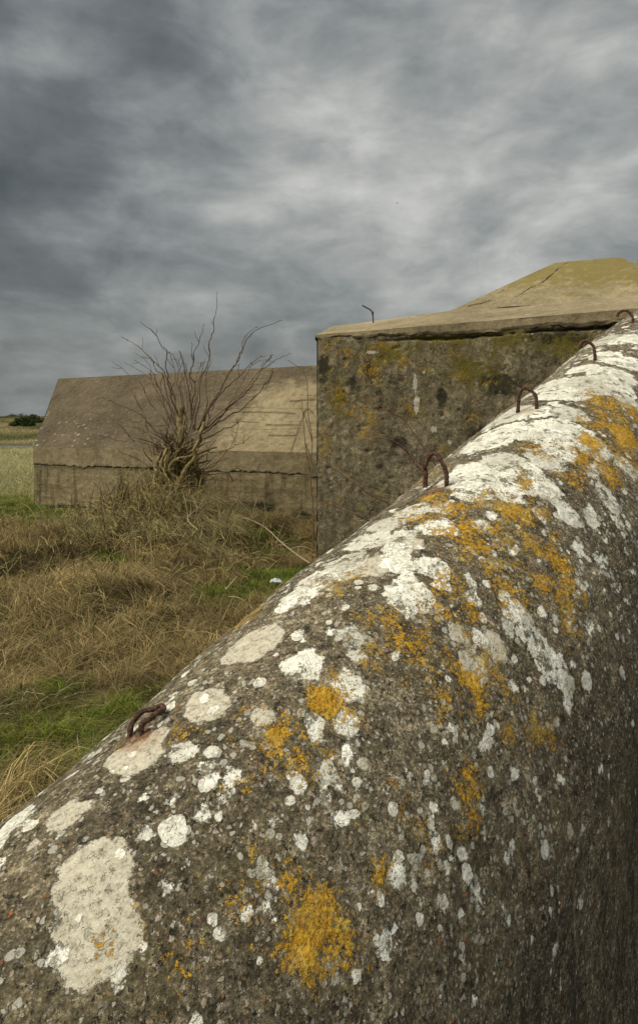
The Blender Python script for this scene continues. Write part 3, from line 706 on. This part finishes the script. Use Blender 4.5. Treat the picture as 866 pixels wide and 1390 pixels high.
dk = np.maximum(blobs(px, py, [(300, 700, 60, 18), (400, 712, 40, 22), (350, 690, 40, 14), (415, 705, 22, 18), (90, 690, 60, 8), (240, 650, 30, 30)], .7)-.35, -.9+1.5*sstep(.955, .98, v))
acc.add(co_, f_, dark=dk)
WL = EL+np.array([.1, 0, -.38]); bl = WL.copy(); bl[2] = -.5
c, f1, u, v = grid(bl, b0, W0, WL, 20, 20); acc.add(c, f1, dark=-.8)
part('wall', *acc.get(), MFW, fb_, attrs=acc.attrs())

# ------------------------------------------------------------------ cut-back tree
TR = P(243, 655, 11.0); TR[2] = float(gh(TR[0], TR[1]))
tree = empty('cut_back_tree', tuple(TR), 'leafless cut-back tree, gnarled mossy stump with long whippy shoots, before the far bunker', 'tree')
acc = Acc()
YT = 11.0
def tp(x, y, dy=0): return P(x, y, YT+dy)
trunks = [([(250,672,0),(247,650,0),(240,625,-.05),(246,600,-.08),(245,575,-.05),(247,553,-.05)], [.17,.15,.12,.095,.085,.075]),
          ([(236,672,-.3),(246,652,-.42),(258,630,-.45),(266,610,-.45),(273,590,-.42),(277,573,-.4)], [.09,.075,.06,.055,.05,.045]),
          ([(236,672,.1),(232,650,.1),(226,630,0),(228,610,.1),(234,590,.05)], [.12,.11,.09,.07,.04]),
          ([(270,670,.15),(272,650,.1),(265,630,.1),(258,612,.1),(262,596,.1)], [.13,.12,.09,.07,.04]),
          ([(225,668,0),(215,648,-.1),(212,632,-.12),(220,612,-.1)], [.09,.08,.06,.03]),
          ([(258,640,-.1),(250,622,-.18),(240,612,-.2),(228,606,-.2)], [.06,.05,.04,.03]),
          ([(240,650,-.15),(252,632,-.22),(262,618,-.25),(270,606,-.22),(273,594,-.2)], [.05,.045,.04,.035,.03])]
for pts, rr in trunks:
    c = wob(spline([tp(*p) for p in pts], 6), .03, len(acc.v)*7)
    r = np.interp(np.linspace(0, 1, len(c)), np.linspace(0, 1, len(rr)), rr)*.62*(1+.16*vnoise(np.arange(len(c))*.45, np.arange(len(c))*0+len(acc.v)*3.3))
    acc.add(*tube(c, r, 10))
for k_ in range(30):
    x0_ = rng.normal(242, 10); y0_ = rng.uniform(640, 672); top = rng.uniform(590, 632); bend = rng.normal(6, 13); dy = rng.uniform(-.42, .2)
    c = wob(spline([tp(x0_, y0_, dy), tp(x0_-bend*.5, (y0_+top)/2, dy*1.3), tp(x0_+bend, top, dy*.9)], 7), .05, k_*5.7)
    acc.add(*tube(c, np.linspace(rng.uniform(.022, .042), .014, len(c)), 8))
v, f_ = acc.get(); v = v+.022*np.stack([fbm(v[:, 0]*14, v[:, 2]*7, v[:, 1]*14, seed=k_) for k_ in (1, 2, 3)], 1)
part('trunk', v, f_, MOSSB, tree)
Z7 = lambda x, y: (130+x/2.887, 390+y/2.887)
S = [  # traced shoots: zoomed picture coordinates
 [(345,560),(300,430),(282,340),(277,260),(240,195),(175,132)], [(330,560),(300,480),(265,360),(225,300),(180,240),(97,190)],
 [(390,560),(400,470),(425,330),(455,200),(470,110),(476,18)], [(370,520),(385,420),(375,330),(395,240),(415,190),(425,142)],
 [(400,560),(450,470),(535,320),(575,250),(600,195),(650,160),(730,128)], [(535,320),(565,270),(580,215),(600,178),(638,155)],
 [(410,560),(480,500),(560,430),(650,320),(690,265)], [(640,330),(680,305),(720,280),(762,257)], [(420,575),(500,520),(590,460),(670,370),(692,318)],
 [(350,540),(355,430),(330,330),(290,260),(258,240)], [(320,560),(270,470),(225,380),(215,310),(150,255)], [(300,560),(250,500),(195,420),(170,370),(130,340),(65,290)],
 [(340,560),(310,450),(280,360),(240,300),(180,270)], [(380,560),(370,450),(375,340),(380,270),(376,215)], [(360,560),(350,470),(325,380),(330,300),(295,280)],
 [(410,540),(440,430),(430,340),(450,300),(445,262)], [(400,560),(470,440),(540,370),(590,320),(650,265)], [(600,315),(640,290),(668,283)],
 [(350,500),(330,400),(355,330),(345,290),(325,245)], [(330,600),(280,500),(255,400),(260,320),(210,275)], [(300,600),(230,560),(180,500),(120,470),(20,430)],
 [(290,600),(220,570),(150,545),(60,525),(-10,480)], [(270,540),(200,540),(140,525),(80,525)], [(290,640),(230,620),(150,600),(60,595),(-20,570)],
 [(420,600),(500,560),(560,530),(640,530)], [(410,720),(470,690),(520,630),(550,580),(558,535)], [(400,730),(480,730),(560,725),(620,730),(640,700)],
 [(450,650),(530,630),(580,600),(635,568)], [(150,605),(120,570),(85,530)], [(245,650),(205,560),(180,490),(140,400)], [(385,500),(400,400),(420,300),(400,320)],
 [(470,540),(520,470),(560,400),(600,330),(612,300)], [(380,480),(360,380),(345,310),(330,250)], [(310,540),(290,470),(240,380),(220,330),(150,285)],
 [(345,600),(300,520),(250,440),(205,350),(115,292)], [(430,560),(445,500),(470,440),(500,380),(535,330)],
 [(420,560),(470,520),(520,470),(585,420),(625,370),(655,300),(697,262)], [(370,560),(385,480),(392,400),(398,340),(430,280)], [(355,575),(330,500),(300,410),(310,340),(285,250)]]
for k_, sh in enumerate(S):
    off_ = rng.uniform(-.35, .35); n = len(sh); cps = []
    for m_, (x, y) in enumerate(sh):
        X_, Y_ = Z7(x, y); cps.append(tp(X_, Y_, off_*(m_+.4)/n*1.6))
    if n <= 3: pass
    c = wob(spline(cps, 7), .042, k_*3.1); c[1:-1] += rng.normal(0, .0045, (len(c)-2, 3))
    Ls = np.linalg.norm(np.diff(c, axis=0), axis=1).sum()
    r0 = .005+.0042*min(Ls, 2.6); r = np.linspace(r0, .0034, len(c))
    r = r*(1+.30*(vnoise(np.arange(len(c))*1.7, np.zeros(len(c))+k_) > .55))
    a = Acc(); a.add(*tube(c, r, 6))
    for q_ in range(int(Ls*5)):       # buds and side twigs
        m_ = rng.integers(4, len(c)-1); dirv = c[m_]-c[m_-1]; dirv /= np.linalg.norm(dirv); sdv = rng.normal(size=3); sdv -= dirv*sdv.dot(dirv); sdv /= np.linalg.norm(sdv)
        l_ = rng.choice([.02, .03, .12, .25], p=[.40, .28, .22, .10])
        e_ = c[m_]+(dirv*.7+sdv*.6)*l_; a.add(*tube([c[m_], (c[m_]+e_)/2+sdv*l_*.08, e_], [.005, .004, .0028], 5))
    part('shoot', *a.get(), SHOOT if k_ % 4 else BARK, tree)
for bk_, bm_ in ((0, BARK), (1, MOSSB), (2, PALE)):
  a = Acc()
  for k_ in range((110, 50, 60)[bk_]):                 # dense dead brush around the stump
    x, y = rng.normal(243, 15), rng.uniform(605, 675); th = rng.normal(0, .6); l_ = rng.uniform(12, 55)
    p0 = (x, y); p1 = (x+math.sin(th)*l_*.5+rng.normal(0, 3), y-math.cos(th)*l_*.5); p2 = (x+math.sin(th*1.5)*l_, y-math.cos(th)*l_*.9)
    dy = rng.uniform(-.45, .35)
    c = spline([tp(*p0, dy*.6), tp(*p1, dy), tp(*p2, dy*1.2)], 5); a.add(*tube(c, np.linspace(.010, .004, len(c)), 5, False))
  part('brush', *a.get(), bm_, tree)

# ------------------------------------------------------------------ canes and sticks
def stick(name, pts, r0, mat, label, cat, twigs=()):
    a = Acc(); c = wob(spline([P(*p) for p in pts], 7), .006, pts[0][0]); a.add(*tube(c, np.linspace(r0, r0*.35, len(c)), 6))
    for tw in twigs:
        c2 = spline([P(*p) for p in tw], 5); a.add(*tube(c2, np.linspace(r0*.6, r0*.3, len(c2)), 5))
    v, f_ = a.get(); o = mesh_np(name, v-c[0], f_, mat); o.location = c[0]; return tag(o, label, cat, 'bare stems along the foot of the bunker' if cat == 'stem' else None)
stick('bramble_cane', [(592,655,7.0),(575,640,7.0),(560,622,7.1),(540,602,7.1),(520,595,7.1),(500,592,7.2)], .014, CANE, 'dark cane arching left across the block face just behind the standing rebar staple', 'stem', [[(553,614,7.1),(545,598,7.1),(538,592,7.1)]])
stick('bramble_cane', [(600,650,7.3),(585,622,7.3),(568,598,7.35),(548,570,7.4),(530,560,7.4),(508,545,7.5),(490,538,7.5)], .011, CANE, 'thin reddish cane, the highest one, climbing the block face left of the staple', 'stem', [[(540,565,7.4),(525,556,7.4),(515,560,7.4)]])
stick('bramble_cane', [(540,690,7.2),(520,680,7.2),(500,670,7.2),(488,660,7.2),(470,648,7.25),(445,632,7.3),(415,620,7.4),(405,618,7.4)], .010, CANE, 'reddish cane running left from the wall and crossing the lower left corner of the block', 'stem')
stick('bramble_cane', [(515,715,7.2),(497,705,7.2),(478,696,7.2),(460,690,7.3),(440,681,7.3)], .011, CANE, 'lowest short forked cane against the block face, just over the wall edge', 'stem', [[(463,702,7.25),(458,696,7.25),(454,690,7.25)]])
stick('bleached_stick', [(421,765,7.5),(402,752,7.9),(380,735,8.3),(360,716,8.6),(340,706,8.9),(318,699,9.2)], .012, STICK, 'long pale bleached stick slanting down over the grass to the block corner', 'stick', [[(395,745,8.0),(410,742,7.9),(428,748,7.8)]])
stick('fallen_stick', [(270,720,8.6),(255,705,8.9),(268,690,9.0),(280,672,9.1)], .010, STICK, 'short upright pale forked stick in the grass heap below the tree', 'stick', [[(268,690,9.0),(262,675,9.1)]])
stick('bramble_cane', [(300,648,10.2),(312,655,10.2),(325,680,10.0),(345,700,9.8)], .010, SHOOT, 'brown cane drooping before the far bunker wall right of the tree', 'stem')
a_pts = [[(427,585,9.3),(418,560,9.3),(413,530,9.3),(410,505,9.3),(396,492,9.3),(390,489,9.3)]]
stick('sapling', [(424,760,9.6),(425,700,9.6),(420,640,9.6),(414,600,9.6),(411,560,9.6),(409,540,9.6)], .012, SHOOT, 'slender bare sapling left of the near block, against the far roof', 'stem',
      [[(420,640,9.6),(424,600,9.6),(418,560,9.6),(417,520,9.6),(410,503,9.6),(396,492,9.6),(391,489,9.6)], [(424,600,9.6),(414,566,9.6),(406,550,9.6)], [(411,560,9.6),(420,556,9.6),(427,563,9.6)], [(414,600,9.6),(428,640,9.6),(432,650,9.6)]])

# litter
acc = Acc(); lp = PG(375, 784, .06); n = 14
lp[2] = float(gh(lp[0], lp[1]))+.06
u, v = np.meshgrid(np.linspace(-1, 1, n), np.linspace(-1, 1, n), indexing='ij'); u = u.ravel(); v = v.ravel()
cx_ = u*np.sqrt(1-v*v/2)*.075; cy_ = v*np.sqrt(1-u*u/2)*.05; cz_ = .02*fbm(u*2, v*2, seed=4)+.015*(1-u*u)
lv = np.stack([cx_, cy_, cz_+.004], 1); lv2 = lv.copy(); lv2[:, 2] -= .006
i, j = np.meshgrid(np.arange(n-1), np.arange(n-1), indexing='ij'); i = i.ravel(); j = j.ravel(); lf = np.stack([i*n+j, (i+1)*n+j, (i+1)*n+j+1, i*n+j+1], 1)
acc.add(lv, lf); acc.add(lv2, lf[:, ::-1])
o = mesh_np('litter_scrap', *acc.get(), mat_plain('dirty_white_plastic', (.3, .34, .34), (.6, .63, .62), 30, .5)); o.location = lp; o.rotation_euler = (.3, .1, .4)
tag(o, 'small dirty white plastic scrap lying in the grass near the block corner', 'litter')

# ------------------------------------------------------------------ grass
BN = (.17, .125, .062)
def inside(x, y):
    n = x*ND[0]+y*ND[1]; t = x*TD[0]+y*TD[1]
    k = (n > CN-R0-.02) & (n < CN+R0+.02) & (t > -2.5)
    r = (x-A0[0])*BK[0]+(y-A0[1])*BK[1]
    k |= (r > -.02) & (x > A0[0]+(y-A0[1])*.1)
    k |= (((x-E0[0])*inw[0]+(y-E0[1])*inw[1]) > .02) & (y < 26) & (x > E0[0]-(y-15)*.5)
    return k
def blades(name, x, y, L_, hmul, azi, wid, colr, lbl=None, lie=.5, base=None, curl=1.0):
    n = len(x); z0 = (gh(x, y) if base is None else base)-.01
    us = np.array([0, .3, .62, 1.0]); K = len(us); V = np.zeros((n, K, 2, 3))
    dx, dy = np.cos(azi), np.sin(azi); b1 = rng.normal(0, .25*curl, n); sx, sy = -dy, dx
    tw = rng.uniform(0, math.pi, n)
    for k_, u_ in enumerate(us):
        run = L_*lie*(u_**1.35); rise = L_*hmul*(u_*1.55-u_*u_*(.55+lie*1.0)); side = L_*b1*u_*u_
        cx_ = x+dx*run+sx*side; cy_ = y+dy*run+sy*side; cz_ = np.maximum(z0+rise, z0+.005+0*rise)
        wk = wid*(1-u_*.85)/2
        V[:, k_, 0] = np.stack([cx_-sx*wk*np.cos(tw)-dx*wk*np.sin(tw), cy_-sy*wk*np.cos(tw)-dy*wk*np.sin(tw), cz_], 1)
        V[:, k_, 1] = np.stack([cx_+sx*wk*np.cos(tw)+dx*wk*np.sin(tw), cy_+sy*wk*np.cos(tw)+dy*wk*np.sin(tw), cz_+wk*.5], 1)
    Vv = V.reshape(-1, 3); b = np.arange(n)[:, None]*(K*2)
    f_ = np.concatenate([np.stack([b[:, 0]+2*k_, b[:, 0]+2*k_+1, b[:, 0]+2*k_+3, b[:, 0]+2*k_+2], 1) for k_ in range(K-1)])
    col = np.repeat(colr, K*2, axis=0)
    return tag(mesh_np(name, Vv, f_, GRASS, colors=col), lbl, 'grass', kind='stuff')
def scatter(n, y0, y1, xl, xr, p=1.0):
    yy = y0*(y1/y0)**rng.random(n); xx = rng.uniform(xl, xr, n)*yy
    return xx, yy
def gz(x, y):
    """how green the sward is (1 green, 0 dead)"""
    g = np.zeros(len(x))
    for cx_, cy_, r in [(-1.45, 3.9, .55), (-1.1, 3.75, .5), (-2.1, 3.6, .5), (-1.9, 4.6, .25), (-2.1, 3.1, .5), (-1.15, 7.0, .6), (-.7, 7.6, .5), (-.5, 8.4, .7), (-6.6, 13.2, 1.5), (-4.3, 7.4, .5), (-3.4, 9.4, .5), (-7.6, 14.6, 2.4), (-9.5, 15.5, 3.5), (-6.2, 13.0, 1.2), (-5.5, 12.6, .9), (-2.8, 8.4, .35), (-.8, 10.2, .7)]:
        g = np.maximum(g, 1-((x-cx_)**2+(y-cy_)**2)/r**2*.8)
    return np.clip(g+.35*fbm(x*1.6, y*1.6, seed=15)+.25*fbm(x*6, y*6, seed=16)+.13, 0, 1)
def colmix(n, a, b, jit=.25):
    k = rng.random(n)[:, None]; c = np.array(a)*(1-k)+np.array(b)*k
    return np.clip(c*(1+rng.normal(0, jit, (n, 1))), .004, 1)
# dead matted grass
x, y = scatter(280000, 2.3, 16.5, -.66, .12); k = ~inside(x, y); x, y = x[k], y[k]
g = gz(x, y); k = rng.random(len(x)) > g*.78; x, y = x[k], y[k]; n = len(x)
az = 2.6*math.pi*fbm(x*.55, y*.55, seed=41, oct=2)+rng.normal(0, 1.15, n)
cl = .5+.5*vnoise(x*3.2, y*3.2, seed=43); tuft = .5+.5*fbm(x*1.1, y*1.1, seed=45)
Ln = rng.uniform(.16, .5, n)*(.6+.6*tuft); hm = rng.uniform(.15, .75, n)*(.35+.9*cl)*.75
wd = rng.uniform(.0022, .0050, n)*(1+y*.07)
patch = np.clip(.5+.9*fbm(x*.9, y*.9, seed=46), 0, 1)[:, None]
cc = colmix(n, (.09, .064, .025), (.42, .31, .13), .3)*(1-patch)+colmix(n, (.03, .02, .009), (.15, .10, .042), .3)*patch
kg = rng.random(n) < .22; cc[kg] = colmix(kg.sum(), (.05, .065, .012), (.14, .15, .035), .2)
k = rng.random(n) < .05; cc[k] = colmix(k.sum(), (.45, .37, .22), (.55, .47, .30), .1)
blades('dead_grass', x, y, Ln, hm, az, wd, cc, 'tangled straw-brown dead grass lying in mats between the walls', lie=.9)
def tussocks(name, n, per, xr_, yr_, Lr, ca, cb, lbl, gmin=-1, gmax=2):
    tx = rng.uniform(*xr_, n*3); ty = rng.uniform(*yr_, n*3); k = ~inside(tx, ty) & (tx > -.62*ty-.3) & (tx < .1*ty); g_ = gz(tx, ty); k &= (g_ > gmin) & (g_ < gmax); tx, ty = tx[k][:n], ty[k][:n]; n = len(tx)
    lean = 1.3*math.pi*fbm(tx*.4, ty*.4, seed=55); sz = rng.uniform(.6, 1.25, n)
    T_ = np.repeat(np.arange(n), per); m = len(T_); az = rng.uniform(0, 6.3, m)
    bx = tx[T_]+rng.normal(0, .06, m)*sz[T_]; by = ty[T_]+rng.normal(0, .06, m)*sz[T_]
    ax_ = np.cos(az)+1.0*np.cos(lean[T_]); ay_ = np.sin(az)+1.0*np.sin(lean[T_]); az = np.arctan2(ay_, ax_)
    k = ~inside(bx, by); br = np.clip(rng.normal(.95, .33, n), .35, 1.7)[T_][:, None]
    c_ = np.clip(colmix(m, ca, cb, .22)*br, 0, 1)
    blades(name, bx[k], by[k], (rng.uniform(*Lr, m)*sz[T_])[k], rng.uniform(.55, 1.0, m)[k], az[k], (rng.uniform(.0022, .0042, m)*(1+by*.06))[k], c_[k], lbl, lie=.75)
tussocks('straw_tussocks', 620, 150, (-6.5, .4), (2.6, 12.5), (.22, .55), (.075, .052, .020), (.43, .32, .135), 'straw-coloured grass tufts flopping over among the dead grass', gmax=.5)
tussocks('tall_straw', 130, 170, (-3.7, -1.5), (9.0, 11.6), (.35, .75), (.10, .08, .03), (.45, .38, .18), 'taller dry straw heaped around the foot of the cut-back tree')
tussocks('green_tufts', 420, 110, (-8, .2), (2.6, 15), (.12, .30), (.05, .085, .010), (.19, .22, .035), 'bright green grass tufts in the greener patches', gmin=.36)
# green
x, y = scatter(230000, 2.3, 17.5, -.66, .12); k = ~inside(x, y); x, y = x[k], y[k]
g = gz(x, y); k = rng.random(len(x)) < g**1.4*.95+.03; x, y = x[k], y[k]; n = len(x)
az = 2*math.pi*fbm(x*.8, y*.8, seed=47, oct=2)+rng.normal(0, 1.0, n)
blades('green_grass', x, y, rng.uniform(.09, .26, n), rng.uniform(.5, 1.05, n)*.8, az, rng.uniform(.0025, .0048, n)*(1+y*.07),
       colmix(n, (.055, .085, .010), (.20, .22, .03), .22), 'short fresh green grass in patches among the dead grass', lie=.5)
# pale tall grass toward the road
yy = rng.uniform(17, 54, 90000); xx = rng.uniform(-.62, -.30, 90000)*yy; n = len(xx)
m_ = vnoise(xx*.5, yy*.5, seed=48) > -.55; xx, yy = xx[m_], yy[m_]; n = len(xx)
blades('tall_grass', xx, yy, rng.uniform(.3, .8, n)*sstep(16, 22, yy)*(1-.6*sstep(36, 50, yy))+.10, rng.uniform(.6, 1.0, n), rng.uniform(0, 6.3, n), rng.uniform(.010, .02, n)*(yy/25),
       colmix(n, (.20, .185, .07), (.50, .45, .24), .2), 'pale yellow tall grass between the bunker and the road', lie=.45)
# dune grass beyond the road
yy = rng.uniform(61, 170, 90000); xx = rng.uniform(-.60, -.40, 90000)*yy; n = len(xx)
pk = np.clip(.5+1.2*fbm(xx*.14, yy*.10, seed=49), 0, 1)[:, None]
blades('dune_grass', xx, yy, rng.uniform(.4, .8, n), rng.uniform(.6, 1.0, n), rng.uniform(0, 6.3, n), rng.uniform(.05, .09, n)*(yy/90),
       colmix(n, (.07, .08, .022), (.17, .155, .06), .25)*(1-pk)+colmix(n, (.27, .22, .10), (.44, .36, .19), .2)*pk, 'rough dune grass on the low dunes beyond the road', lie=.45)
# bramble stalks over the heap
a = Acc(); cols = []
for k_ in range(1350):
    bx = rng.normal(-2.55, .62); by = rng.normal(10.0, .7)
    if k_ > 850: bx = rng.uniform(-6, -.6); by = rng.uniform(5, 11)
    if inside(np.array([bx]), np.array([by]))[0]: continue
    bz = float(gh(bx, by)); th = rng.uniform(0, 6.3); l_ = rng.uniform(.25, .85); tilt = rng.uniform(.1, 1.1)
    d_ = np.array([math.cos(th)*math.sin(tilt), math.sin(th)*math.sin(tilt), math.cos(tilt)])
    c = spline([(bx, by, bz-.03), np.array([bx, by, bz])+d_*l_*.5+np.array([0, 0, .06]), np.array([bx, by, bz])+d_*l_+np.array([0, 0, -.22*math.sin(tilt)*l_])], 4)
    v, f_ = tube(c, np.linspace(.0065, .003, len(c))*(min(by, 10)/10)**1.5, 5, False); a.add(v, f_)
    cols.append(np.tile(colmix(1, (.20, .14, .05), (.46, .37, .17), .15) if k_ % 3 else colmix(1, (.05, .03, .015), (.14, .085, .04), .2), (len(v), 1)))
    for q_ in range(rng.integers(0, 4)):
        m_ = rng.integers(2, len(c)); e_ = c[m_]+rng.normal(0, .07, 3)+np.array([0, 0, .06])
        v, f_ = tube([c[m_], (c[m_]+e_)/2+.01, e_], [.004, .0035, .0025], 4, False); a.add(v, f_); cols.append(np.tile(colmix(1, (.26, .22, .07), (.46, .38, .17), .15), (len(v), 1)))
v, f_ = a.get(); tag(mesh_np('dead_stalks', v, f_, GRASS, colors=np.concatenate(cols)), 'dry pale stalks sticking out of the grass heap below the cut-back tree', 'stalks', kind='stuff')
# low leafy weeds
def leaves(centres, n_each, spread, size, ca, cb):
    V = []; Fc = []; Cc = []; k0 = 0
    for c0 in centres:
        p = np.array(c0)+rng.normal(0, 1, (n_each, 3))*np.array(spread)
        for q_ in p:
            a1 = rng.normal(size=3); a1 /= np.linalg.norm(a1); b1 = np.cross(a1, rng.normal(size=3)); b1 /= np.linalg.norm(b1); s_ = size*rng.uniform(.6, 1.3)
            nn_ = np.cross(a1, b1)
            V += [q_-a1*s_, q_+b1*s_*.45+nn_*s_*.12, q_+a1*s_, q_-b1*s_*.45+nn_*s_*.12]; Fc.append([k0, k0+1, k0+2, k0+3]); k0 += 4
            Cc += [colmix(1, ca, cb, .2)[0]]*4
    return np.array(V), np.array(Fc), np.array(Cc)
cs = []
for k_ in range(170):
    if k_ % 3 == 0: bx, by = rng.uniform(-1.9, -.25), rng.uniform(9.2, 11.6)
    elif k_ % 3 == 1: bx, by = rng.normal(-2.3, .9), rng.normal(9.6, .7)
    else: bx, by = rng.uniform(-5.5, -.8), rng.uniform(4.2, 9)
    if inside(np.array([bx]), np.array([by]))[0]: continue
    cs.append((bx, by, float(gh(bx, by))+.07))
v, f_, cc = leaves(cs, 26, (.10, .10, .05), .020, (.030, .050, .012), (.10, .13, .025))
tag(mesh_np('weeds', v, f_, LEAF, colors=cc, smooth=False), 'low leafy green weeds scattered through the dead grass', 'weeds', kind='stuff')

# ------------------------------------------------------------------ distant shrubs
def shrub(px, Y_, wdt, hgt, label, ca, cb):
    x0 = (px-CX)/F*Y_; z0 = float(gh(x0, Y_)); e_ = empty('dune_shrub', (x0, Y_, z0), label, 'shrub', 'dark shrubs on the dunes')
    cs = []
    for k_ in range(42):
        th = rng.uniform(0, 6.3); rr = math.sqrt(rng.random()); hh = rng.random()
        cs.append((x0+math.cos(th)*rr*wdt/2, Y_+math.sin(th)*rr*wdt/2, z0+.25+(hgt-.35)*hh*(1-rr*rr*.8)))
    v, f_, cc = leaves(cs, 60, (wdt*.06, wdt*.06, hgt*.10), .16, ca, cb); part('foliage', v, f_, LEAF, e_, colors=cc, smooth=False)
    a = Acc()
    for k_ in range(9):
        th = rng.uniform(0, 6.3); a.add(*tube(spline([(x0, Y_, z0-.1), (x0+math.cos(th)*wdt*.12, Y_+math.sin(th)*wdt*.12, z0+hgt*.4), (x0+math.cos(th)*wdt*.3, Y_+math.sin(th)*wdt*.3, z0+hgt*.75)], 3), np.linspace(.07, .03, 7), 5))
    part('stem', *a.get(), BARK, e_)
shrub(31, 100, 3.2, 1.7, 'dark green shrub on the dune, nearest and lowest of the group', (.012, .028, .006), (.035, .06, .012))
shrub(44, 108, 4.4, 1.7, 'broad dark green shrub on the dune, touching the far bunker edge', (.02, .035, .01), (.06, .075, .02))
shrub(24, 134, 7.0, 1.3, 'long low olive shrub along the dune crest on the skyline', (.05, .06, .02), (.12, .12, .045))

# blue car, mostly outside the left edge
Yc = 104; cxp = -2.0; x0 = (-9-CX)/F*Yc; z0 = float(gh(x0, Yc))+.02
z0 = H-(597-HY)/F*Yc-.35
car = empty('parked_car', (x0, Yc, z0), 'small blue car far off beyond the road at the left edge', 'car')
prof = [(-2.1,.35),(-2.15,.7),(-1.95,.9),(-1.2,1.0),(-.65,1.42),(.75,1.45),(1.45,1.0),(2.05,.9),(2.15,.6),(2.1,.35)]
def extr(pr, w_, zoff=0):
    n = len(pr); v = [(x, -w_/2*(1 if z < 1.05 else .84), z) for x, z in pr]+[(x, w_/2*(1 if z < 1.05 else .84), z) for x, z in pr]
    v += [(0, -w_/2, .7), (0, w_/2, .7)]
    f1 = [[k, (k+1) % n, n+(k+1) % n, n+k] for k in range(n)]+[[2*n, (k+1) % n, k, 2*n] for k in range(n)]+[[2*n+1, n+k, n+(k+1) % n, 2*n+1] for k in range(n)]
    return np.array(v)+np.array([x0, Yc, z0]), f1
part('body', *extr(prof, 1.75), mat_plain('blue_car_paint', (.03, .07, .22), (.04, .09, .28), 2, .3, 0, .5), car, smooth=False)
gl = [(-1.05,1.02),(-.6,1.36),(.7,1.38),(1.25,1.02)]
part('window', *extr(gl, 1.80), mat_plain('car_glass', (.25, .3, .34), (.3, .35, .4), 2, .15, 0, .6), car, smooth=False)
TYR = mat_plain('tyre_rubber', (.02, .02, .02), (.03, .03, .03), 9, .8, 0)
for wx in (-1.3, 1.3):
    for wy in (-.8, .8):
        part('wheel', *tube([(x0+wx, Yc+wy-.1, z0+.32), (x0+wx, Yc+wy+.1, z0+.32)], .32, 16), TYR, car)

# far bird
bp = P(539, 276, 60); bird = []
a = Acc(); bc = spline([(-.14, 0, 0), (-.05, 0, .02), (.06, 0, .02), (.13, 0, .0)], 3); a.add(*tube(bc, [.008, .02, .032, .04, .045, .045, .04, .03, .022, .008][:len(bc)], 8))
for s_ in (-1, 1):
    wv = np.array([(.05, 0, .03), (-.05, 0, .03), (.03, s_*.13, .09), (-.06, s_*.13, .085), (-.04, s_*.28, .05), (-.07, s_*.28, .048)])
    a.add(np.concatenate([wv, wv-np.array([0, 0, .008])]), [[0, 1, 3, 2], [2, 3, 5, 4], [6, 8, 9, 7], [8, 10, 11, 9], [0, 2, 8, 6], [2, 4, 10, 8], [1, 7, 9, 3], [3, 9, 11, 5]])
o = mesh_np('bird', *a.get(), mat_plain('dark_feathers', (.02, .02, .02), (.05, .05, .05), 20, .8, 0)); o.location = bp; o.rotation_euler = (0, 0, .9); o.scale = (.7, .7, .7)
tag(o, 'tiny dark bird flying high in the cloudy sky', 'bird')
